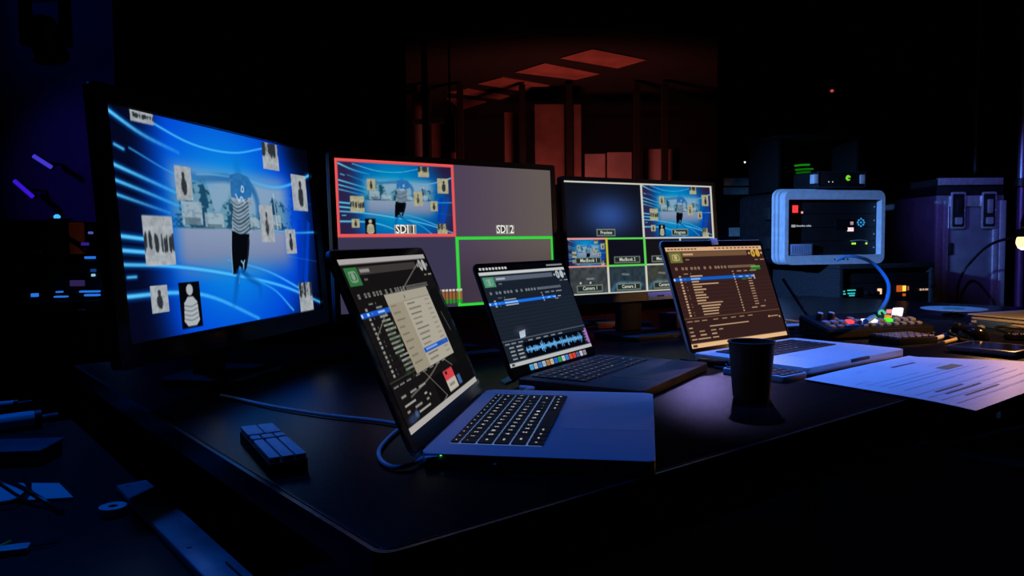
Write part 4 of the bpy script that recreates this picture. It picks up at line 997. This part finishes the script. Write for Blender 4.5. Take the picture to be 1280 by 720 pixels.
for i in range(4):
    bm = B(); lathe(bm, [(.004, 0), (.004, .001)], 10); part('frame_hole', bm, M_BLACKP, rc, (.255+.022*i, -.0005, .022), (PI/2, 0, 0))

# half-width unit with the green badge, resting on the rack case
topz = czt+.012
a = P(1029, 230, RY)
hw = thing('wireless_receiver', 'slim black half-width receiver with a green badge on top of the rack case', 'receiver', (a.x, RY+.06, topz+.0003), R(12))
HH = .074; HW = .245
bm = B(); box(bm, 0, HW, 0, .20, .001, HH, .003); part('receiver_body', bm, M_BLACKM, hw)
bm = B(); ring_prism(bm, rrect(.0, HW, .001, HH, .004), rrect(.004, HW-.004, .005, HH-.004, .003), 0, .004); part('front_edge', bm, M_DARKALU, hw, (0, 0.0005, 0), (PI/2, 0, 0))
for x in (-.022, HW-.03):
    bm = B(); box(bm, x, x+.022 if x < 0 else x+.026, -.004, .03, .018, HH-.014, .002); part('mounting_ear', bm, M_GREYP, hw)
bm = B(); lathe(bm, [(.013, 0), (.011, .003)], 24); bd = part('green_badge', bm, glow('green_badge_light', 120, 210, 30, 1.0), hw, (.155, -.0005, HH*.6), (PI/2, 0, 0))
bm = B(); box(bm, -.002, .012, -.006, .001, .003, .0042); part('badge_mark', bm, M_BLACKP, bd, smooth=False)
for x in (.055, .075):
    bm = B(); lathe(bm, [(.0025, 0), (.002, .002)], 8); part('status_light', bm, glow('white_status_light', 210, 210, 215), hw, (x, -.0005, .026), (PI/2, 0, 0))
# upper black gear leaning above it, green light bars glowing inside
ub = thing('equipment_shelf', 'dark open shelf unit with glowing green bars above the slim receiver', 'shelf', (P(972, 200, RY+.30).x, RY+.30, czt+.012), R(10))
UW = .44; UH = P(1000, 168, RY+.30).z-czt-.012
for x in (0, UW-.02):
    bm = B(); box(bm, x, x+.02, 0, .30, .0005, UH-.02, .003); part('side_panel', bm, M_SOOT, ub)
bm = B(); box(bm, -.01, UW+.01, -.01, .31, UH-.0195, UH, .004); part('top_board', bm, M_SOOT, ub)
bm = B(); box(bm, .021, UW-.021, .285, .299, .001, UH-.021); part('back_board', bm, M_SOOT, ub)
for i, (x, z, w, s) in enumerate(((.24, .150, .085, .34), (.245, .128, .10, .22), (.25, .112, .08, .16), (.26, .085, .06, .10))):
    bm = B(); tube(bm, [(x, .26, z), (x+w*.5, .255, z+.004), (x+w, .26, z+.006)], .005, 8, 6); part('light_bar', bm, glow('green_light_bar_%d' % i, 40, 200, 30, s), ub)

# pale-edged boxes left of the tower
a = P(896, 246, 4.4); b = P(950, 220, 4.4)
bx = thing('equipment_case', 'tall black equipment case with two pale teal edge strips, left of the grey rack case', 'case', (a.x-.02, 4.4, 0), R(6))
wB = b.x-a.x+.02; zB = b.z
bm = B(); box(bm, 0, wB, 0, .45, 0, zB, .006); part('case_body', bm, M_SOOT, bx)
M_TEAL = mat('pale_teal_strip', (.45, .55, .52), .5, metal=.2, noise=(30, .2))
for z0, z1 in ((P(930, 232, 4.4).z, P(930, 222, 4.4).z-.001), (P(930, 243, 4.4).z, P(930, 234, 4.4).z)):
    bm = B(); box(bm, .06, wB-.001, -.006, .004, z0, z1, .002); part('edge_strip', bm, M_TEAL, bx)
bm = B(); z0 = P(920, 290, 4.4).z; box(bm, wB*.35, wB*.82, -.006, .004, z0-.025, z0+.025, .002); part('label_plate', bm, M_TEAL, bx)
a = P(951, 218, 4.36)
bs = thing('small_equipment_box', 'small dark box with a pale teal front on the tall black case', 'box', (a.x-.03, 4.43, zB+.0005), R(6))
bm = B(); box(bm, -.06, .06, 0, .2, .0, .10, .004); part('box_body', bm, M_SOOT, bs)
bm = B(); box(bm, .0, .058, -.004, .002, .006, .038, .001); part('front_plate', bm, M_TEAL, bs)
bm = B(); lathe(bm, [(.006, 0), (.004, .003)], 12); part('white_light', bm, glow('white_point_light', 225, 235, 255, 1.2), bs, (-.04, -.0005, .08), (PI/2, 0, 0))

# ================================================================== FLIGHT CASE AT THE RIGHT
FY = 3.9
a = P(1171, 228, FY); b = P(1262, 228, FY)
fc = thing('flight_case', 'tall violet-lit flight case with aluminium edges and two butterfly latches', 'flight case', (a.x, FY, 0), R(3))
FW = b.x-a.x; FZ = P(1215, 222, FY).z; zl = P(1215, 243, FY).z
bm = B(); box(bm, .008, FW-.008, .008, .5, .06, zl-.004, .002); part('case_body', bm, M_PLY, fc)
bm = B(); box(bm, .010, FW-.010, .010, .498, zl-.0035, FZ-.004, .002); lidf = part('case_lid', bm, M_BLACKP, fc)
bm = B(); box(bm, .012, FW-.02, -.004, .03, FZ-.036, FZ, .004); part('lid_edge', bm, M_EXTR, fc)
for x0, x1 in ((.0, .032), (.040, .066), (FW-.066, FW-.040), (FW-.032, FW)):
    bm = B(); box(bm, x0, x1, -.003, .02, .06, zl-.03, .004); part('corner_extrusion', bm, M_EXTR, fc)
bm = B(); box(bm, .068, FW-.068, -.002, .012, zl-.060, zl-.006, .003); part('waist_rail', bm, M_EXTR, fc)
for xc in (FW*.30, FW*.74):
    zc_ = P(1200, 263, FY).z
    bm = B(); prism(bm, rrect(-.038, .038, -.092, .092, .008), 0, .005, .001, 2); ld = part('latch_dish', bm, M_EXTR, fc, (xc, -.0035, zc_), (PI/2, 0, 0))
    bm = B(); prism(bm, rrect(-.030, .030, -.082, .082, .006), .0045, .0062); part('latch_recess', bm, M_BLACKM, ld)
    bm = B(); prism(bm, rrect(-.016, .016, -.070, -.035, .004), .006, .016, .002, 2); part('latch_key', bm, M_EXTR, ld)
    bm = B(); prism(bm, rrect(-.010, .014, -.015, .055, .004), .006, .014, .002, 2); part('latch_tongue', bm, M_BLACKM if xc < FW*.5 else M_EXTR, ld)
    for sx_ in (-1, 1):
        for sz_ in (-.06, 0.0, .06):
            bm = B(); lathe(bm, [(.0045, 0), (.003, .0025)], 10); part('rivet', bm, M_EXTR, ld, (sx_*.034, sz_, .005))
bm = B(); z0 = P(1190, 311, FY).z; box(bm, .070, .092, -.0005, .009, z0-.03, z0+.03, .002); part('hinge_stop', bm, M_BLACKM, fc)
for x in (.05, FW-.05):
    for y in (.06, .44):
        bm = B(); tube(bm, [(x-.012, y, .03), (x+.012, y, .03)], .0295, 16, 0); part('castor', bm, M_BLACKP, fc)

# ================================================================== THE WARM LAMP
LP = P(1279, 303, 1.72)
lm_ = thing('gooseneck_lamp', 'small gooseneck work lamp glowing warm orange at the right edge', 'lamp', (LP.x+.19, LP.y+.13, TZ))
bm = B(); lathe(bm, [(.05, .0005), (.05, .012), (.02, .020)], 28); part('lamp_base', bm, M_BLACKM, lm_)
bm = B(); tube(bm, [(0, 0, .018), (.01, 0, .20), (-.04, -.03, .33), (-.13, -.09, .335), (-.187, -.128, LP.z-TZ+.05), (-.19, -.13, LP.z-TZ+.028)], .006, 10, 10); part('gooseneck', bm, M_BLACKM, lm_)
bm = B(); lathe(bm, [(.010, .030), (.020, .022), (.026, .012), (.0245, .012), (.018, .021), (.008, .028)], 24, cap0=False, cap1=False); part('lamp_shade', bm, M_BLACKM, lm_, (-.19, -.13, LP.z-TZ))
bm = B(); lathe(bm, [(.003, -.016), (.010, -.012), (.014, -.002), (.013, .008), (.008, .018)], 20); part('bulb', bm, glow('warm_bulb', 255, 180, 95, 5.0), lm_, (-.19, -.13, LP.z-TZ))
ll_ = lamp('warm_bulb_light', 'POINT', (LP.x, LP.y, LP.z-.026), 3.2, (1.0, .46, .14), None, .012)
bm = B(); tube(bm, [P(1300, 296, 2.7), P(1262, 298, 3.0), P(1236, 307, 3.4), P(1216, 325, 3.75), P(1202, 345, 3.82), P(1196, 380, 3.82), (P(1196, 380, 3.82).x, 3.82, .01)], .006, 8, 10)
tag(part('lamp_cord', bm, M_CABLEK), 'thin black cord hanging in front of the flight case', 'cable')

# upright poles at the right edge
def pole(label, u_, Y_, r, top, m, cl=True):
    q = P(u_, 300, Y_); t = thing('stand_pole', label, 'pole', (q.x, q.y, 0))
    bm = B(); lathe(bm, [(r, .012), (r, top)], 18); part('tube', bm, m, t)
    bm = B(); lathe(bm, [(r*6, 0), (r*6, .010), (r*1.4, .016)], 24); part('base_plate', bm, M_BLACKM, t)
    for z in (1.25, 2.05):
        bm = B(); lathe(bm, [(r*1.05, z), (r*1.5, z+.004), (r*1.5, z+.045), (r*1.05, z+.05)], 18); part('collar', bm, M_BLACKM, t)
pole('tall steel pole with violet sheen at the right edge', 1275, 4.2, .021, 4.0, mat('violet_sheen_steel', (.35, .33, .45), .35, metal=.8, noise=(20, .1)))
pole('slim dark pole standing before the drape, upper right', 1217, 5.4, .018, 3.6, mat('dull_steel', (.14, .14, .18), .5, metal=.7, noise=(20, .1)))
pole('dark upright pole in front of the red gallery', 534, 5.6, .022, 4.6, M_BLACKM)
# small black box speaker clamped on the gallery pole
q = P(562, 165, 9.0)
sp = thing('hanging_speaker', 'small black speaker with pale dots hung before the red gallery panel', 'speaker', (q.x, 9.0, q.z-.22))
bm = B(); box(bm, -.06, .06, 0, .14, 0, .42, .01); part('speaker_box', bm, M_BLACKP, sp)
bm = B(); box(bm, -.052, .052, -.004, .002, .01, .41, .003); part('grille', bm, M_BLACKM, sp)
bm = B(); tube(bm, [(0, .07, .42), (0, .07, TZ+ZC+.1-(q.z-.22))], .012, 8, 0); part('hanger', bm, M_BLACKM, sp)
for z in (.05, .20, .34):
    bm = B(); lathe(bm, [(.008, 0), (.006, .004)], 10); part('screw_cap', bm, M_EXTR, sp, (.028, -.0035, z), (PI/2, 0, 0))
# distant standby light
q = P(1040, 112, 5.3)
sl_ = thing('standby_light', 'tiny red standby light high on a dark stand behind the rack', 'light', (q.x, q.y, 0))
bm = B(); lathe(bm, [(.012, .01), (.010, q.z-.02)], 12); part('stand', bm, M_BLACKM, sl_)
bm = B(); lathe(bm, [(.15, 0), (.14, .012)], 20); part('stand_base', bm, M_BLACKM, sl_)
bm = B(); lathe(bm, [(.002, -.010), (.010, -.006), (.012, 0), (.010, .006), (.002, .010)], 12); part('red_lens', bm, glow('red_standby', 200, 70, 60, .9), sl_, (0, -.0, q.z-.008))

# ================================================================== FAR LEFT: STAGE LIGHTS AND GEAR
q = P(58, 48, 6.0)
fx = thing('stage_light', 'black moving-head stage light hanging in the upper left corner', 'stage light', q)
bm = B(); box(bm, -.15, .15, -.12, .12, .30, .46, .02); part('yoke_base', bm, M_BLACKP, fx)
for s in (-1, 1):
    bm = B(); box(bm, s*.15-.022, s*.15+.022, -.06, .06, -.06, .31, .01); part('yoke_arm', bm, M_BLACKP, fx)
bm = B(); lathe(bm, [(.06, -.20), (.115, -.17), (.125, .02), (.09, .14), (.03, .17)], 28); part('lamp_head', bm, M_BLACKP, fx, (0, 0, 0), (R(28), 0, 0))
bm = B(); lathe(bm, [(.058, 0), (.05, -.012), (.02, -.018)], 24); part('lens', bm, mat('pale_lens_glass', (.5, .55, .65), .08, noise=(10, .1)), fx, (0, -.094, -.177), (R(28), 0, 0))
bm = B(); tube(bm, [(0, 0, .46), (0, 0, 7.0-q.z-.002)], .03, 10, 0); part('hanging_rod', bm, M_BLACKM, fx)
def led_bar(label, p0, p1, Y_, g, name='led_batten'):
    a = P(*p0, Y_); b = P(*p1, Y_); t = thing(name, label, 'stage light', a, 0, 'violet battens on the side stage')
    v = b-a
    bm = B(); tube(bm, [(0, 0, 0), v], .022, 10, 0); part('led_tube', bm, g, t)
    bm = B(); tube(bm, [Vector((0, .05, 0)), v+Vector((0, .05, 0))], .028, 10, 0); part('housing', bm, M_BLACKM, t)
    bm = B(); m_ = v*.5+Vector((0, .08, 0)); tube(bm, [m_, m_+Vector((0, 0, 0))+Vector((0, 8.602-Y_-.08, 0))], .014, 8, 0); part('bracket', bm, M_BLACKM, t)
led_bar('upper violet LED batten on the far left backdrop', (42, 195), (64, 209), 8.2, glow('violet_batten_light', 70, 60, 220, .8))
led_bar('lower purple LED batten on the far left backdrop', (18, 226), (41, 246), 8.2, glow('purple_batten_light', 56, 20, 210, .9))

# black flight case with a wooden panel beside it, behind the left monitor
GY = 3.4
a = P(-40, 380, GY); b = P(84, 276, GY)
gc = thing('flight_case', 'big black flight case at the left edge, small pale lights on it', 'flight case', (a.x, GY, 0), 0)
gw = b.x-a.x; gz = b.z
bm = B(); box(bm, 0, gw, 0, .6, 0, gz, .006); part('case_body', bm, M_BLACKP, gc)
bm = B(); box(bm, -.004, gw+.004, -.004, .02, gz-.02, gz+.004, .003); part('top_edge', bm, M_BLACKM, gc)
def gl(name, u_, v_, w, h, g):
    q = P(u_, v_, GY); bm = B(); box(bm, -w/2, w/2, -.005, .001, -h/2, h/2, .0015, 1); part(name, bm, g, gc, (q.x-a.x, -.001, q.z))
gl('label_plate', 45, 315, .05, .014, mat('peach_label', (.55, .25, .18), .6, noise=(50, .1))); gl('metal_plate', 30, 279, .045, .008, M_EXTR); gl('handle_light', 72, 347, .008, .008, glow('faint_blue_light', 60, 80, 110, .5))
a2 = P(85, 335, GY-.045); b2 = P(101, 278, GY-.045)
pn = thing('wooden_panel', 'narrow reddish plywood panel standing right of the big black case', 'panel', (a2.x+.005, GY-.045, 0), 0)
bm = B(); box(bm, .004, b2.x-a2.x, 0, .02, 0, b2.z, .002); part('panel_board', bm, mat('reddish_plywood', (.42, .16, .09), .6, noise=(9, .25)), pn)
bm = B(); tube(bm, [(.004, -.006, P(90, 296, GY).z), (b2.x-a2.x, -.008, P(101, 306, GY).z), (.12, -.02, P(115, 315, GY).z)], .006, 8, 4); part('cable', bm, M_CABLEK, pn)
lamp('warm_panel_fill', 'SPOT', (-1.15, 2.55, TZ+1.3), 3.2, (1.0, .42, .25), (a2.x+.03, GY+.05, TZ+.22), .03, 12, .6)  # unseen fill added to brighten the plywood panel
# lighting console with coloured strips
ca = P(34, 392, 3.1); cb = P(126, 392, 3.1)
lc = thing('lighting_console', 'low dark lighting console with blue light strips behind the left monitor', 'console', (ca.x, 3.1, 0), 0)
zc_ = P(80, 372, 3.1).z; cw = cb.x-ca.x
bm = B(); box(bm, 0, cw, 0, .22, zc_-.10, zc_-.012, .005); part('console_body', bm, M_BLACKM, lc)
for x in (.03, cw-.03):
    bm = B(); box(bm, x-.02, x+.02, .04, .18, 0, zc_-.10, .004); part('console_leg', bm, M_BLACKM, lc)
def cl_(name, u_, v_, w, h, g, Y_=3.09):
    q = P(u_, v_, Y_); bm = B(); box(bm, -w/2, w/2, -.004, .02, -h/2, h/2, .0015, 1); return part(name, bm, g, lc, (q.x-ca.x, Y_-3.1, q.z))
gb = glow('blue_light_strip', 40, 120, 230, .9)
bm = B(); box(bm, .0, cw, .08, .10, zc_-.0118, P(80, 318, 3.1).z, .003); part('rear_screen_frame', bm, M_BLACKM, lc)
for u_, v_, w, h in ((111, 364.5, .075, .007), (114, 369, .055, .008), (75, 371, .048, .006), (42, 369, .020, .014), (73, 365, .02, .006)): cl_('light_strip', u_, v_, w, h, gb)
for u_, v_, w, h, g in ((112, 322, .040, .010, gb), (116, 344, .011, .010, glow('pale_cyan_light', 150, 210, 240, .9)), (116, 338, .018, .012, glow('dim_blue_ring', 30, 80, 160, .5)), (105, 305, .022, .012, glow('violet_light', 60, 40, 170, .6)), (112, 291, .010, .010, glow('soft_blue_light', 90, 110, 220, .6)), (96, 354, .055, .024, glow('dim_violet_panel', 62, 44, 104, .55))): cl_('light_strip', u_, v_, w, h, g, 3.17)
cl_('fader_cap', 102, 388, .026, .008, M_EXTR, 3.09)
tq = P(63, 273, GY)
bl_ = thing('small_lamp', 'tiny cyan lamp on top of the big black case', 'lamp', (tq.x, GY+.05, gz+.0045))
bm = B(); box(bm, -.03, .06, -.02, .02, 0, .008, .002); part('lamp_base', bm, M_BLACKM, bl_)
bm = B(); lathe(bm, [(.012, .008), (.014, .018), (.006, .026)], 14); part('lamp_lens', bm, glow('cyan_lamp_light', 60, 180, 240, 1.2), bl_)

# ================================================================== LOWER LEFT: CASE BESIDE THE DESK
LZ = -.10
n0 = D(323, 722, LZ); n1 = D(167, 583, LZ)
yawL = math.atan2(-(n1-n0).x, (n1-n0).y)
nb_ = n0-(n1-n0).normalized()*.05
sc_ = thing('low_flight_case', 'open-topped low flight case beside the desk with a riveted aluminium rail', 'flight case', (nb_.x, nb_.y, 0), yawL)
LT = TZ+LZ; LL = (n1-n0).length+.55
bm = B(); box(bm, -1.25, -.002, 0, LL, .08, LT-.012, .004); part('case_body', bm, M_BLACKP, sc_)
bm = B(); box(bm, -.042, 0, .0, (n1-n0).length-.03, LT-.0118, LT-.001, .003); rl = part('edge_rail', bm, mat('brushed_blue_grey_rail', (.34, .35, .38), .42, metal=.5, noise=(18, .35)), sc_)
bm = B(); box(bm, -.0135, -.0120, .002, .11, LT-.0012, LT+.0012); part('rail_groove', bm, M_BLACKM, rl, smooth=False)
for k, yy in enumerate((.05, .18, .33, .47)):
    bm = B(); lathe(bm, [(.0032, 0), (.0022, .0016)], 10); part('rivet', bm, M_EXTR, rl, (-.036+.006*(k % 2), yy, LT-.0012))
for x in (-1.15, -.1):
    for y in (.1, LL-.1):
        bm = B(); tube(bm, [(x-.015, y, .04), (x+.015, y, .04)], .0395, 16, 0); part('castor', bm, M_BLACKP, sc_)
LT2 = LT-.012
def DL_(u_, v_, dz=0.0): return D(u_, v_, LZ-.012+dz)
# white tubes with thin rods
def rod(label, p0, p1, p2, r):
    a = DL_(*p0, r); b = DL_(*p1, r); c_ = DL_(*p2, r)
    t = thing('telescopic_leg', label, 'stand leg', (a.x, a.y, LT2)); v = b-a; w = c_-a
    bm = B(); tube(bm, [(0, 0, r*1.15+.0006), (v.x, v.y, r*1.15+.0006)], r, 12, 0); part('outer_tube', bm, M_WHITEP, t)
    bm = B(); tube(bm, [(v.x*.98, v.y*.98, r*1.15+.0006), (w.x, w.y, r*1.15+.0006)], r*.28, 8, 0); part('inner_rod', bm, M_EXTR, t)
    bm = B(); tube(bm, [(v.x*.93, v.y*.93, r*1.15+.0006), (v.x*1.01, v.y*1.01, r*1.15+.0006)], r*1.15, 12, 0); part('collar', bm, M_BLACKP, t)
rod('thin pale telescopic leg lying at the left edge, farther one', (-60, 514), (22, 505), (40, 502), .008)
rod('thick pale telescopic leg lying at the left edge, nearer one', (-70, 540), (50, 524), (72, 520), .016)
q = DL_(15, 590)
bb = thing('storage_box', 'dim blue-grey plastic box at the left edge on the low flight case', 'box', (q.x-.10, q.y+.02, LT2+.0005), .1)
bm = B(); box(bm, -.10, .125, 0, .08, 0, .020, .004); part('box_body', bm, mat('blue_grey_box_plastic', (.10, .11, .14), .5, noise=(30, .15)), bb)
bm = B(); box(bm, -.103, .128, -.003, .083, .0205, .026, .002); part('box_lid', bm, mat('blue_grey_box_plastic', (.10, .11, .14), .5), bb)
qs = [DL_(u_, v_) for u_, v_ in ((-60, 634), (92, 625), (74, 607), (-60, 607))]
bm = B(); prism(bm, [(p_.x, p_.y) for p_ in qs], LT2+.0006, LT2+.004); tag(part('white_board', bm, M_PAPER, smooth=False), 'flat pale board with black cables across it, left edge', 'board')
bm = B(); tube(bm, [DL_(-10, 631, .009), DL_(20, 625, .010), DL_(34, 614, .010), DL_(36, 603, .012), DL_(30, 596, .006)], .0032, 8, 8); tag(part('black_cable', bm, M_CABLEK), 'thin black cable curling over the pale board, left one', 'cable')
bm = B(); tube(bm, [DL_(-10, 596, .006), DL_(22, 607, .018), DL_(45, 620, .014), DL_(62, 630, .006), DL_(78, 640, .004)], .0032, 8, 8); tag(part('black_cable', bm, M_CABLEK), 'thin black cable crossing the pale board diagonally, right one', 'cable')
q0, q1 = DL_(129, 648), DL_(154, 640)
tp = thing('tape_roll', 'small pale roll of tape lying left of the aluminium rail', 'tape', ((q0.x+q1.x)/2, (q0.y+q1.y)/2, LT2+.0005))
o_ = [(.017*math.cos(2*PI*i/28), .017*math.sin(2*PI*i/28)) for i in range(28)]
bm = B(); ring_prism(bm, o_, [(x*.35, y*.35) for x, y in o_], 0, .012); part('tape', bm, M_WHITEP, tp)
bm = B(); ring_prism(bm, [(x*.345, y*.345) for x, y in o_], [(x*.28, y*.28) for x, y in o_], .0005, .0115); part('core', bm, M_PLY, tp)
bm = B(); tube(bm, [DL_(-14, 690, .004), DL_(0, 683, .004), DL_(13, 677, .004)], .0022, 8, 4); tag(part('green_cable', bm, mat('green_cable_plastic', (.10, .65, .08), .4, noise=(40, .1))), 'short bright green cable end in the lower left corner', 'cable')
q = DL_(17, 692)
bk = thing('wireless_pack', 'small pale belt pack in the lower left corner', 'belt pack', (q.x, q.y, LT2+.0005), .35)
bm = B(); box(bm, -.016, .016, -.010, .010, 0, .008, .002); part('pack_body', bm, M_WHITEP, bk)
bm = B(); tube(bm, [(.016, .004, .004), (.045, .010, .003)], .0012, 6, 0); part('antenna', bm, M_CABLEK, bk)
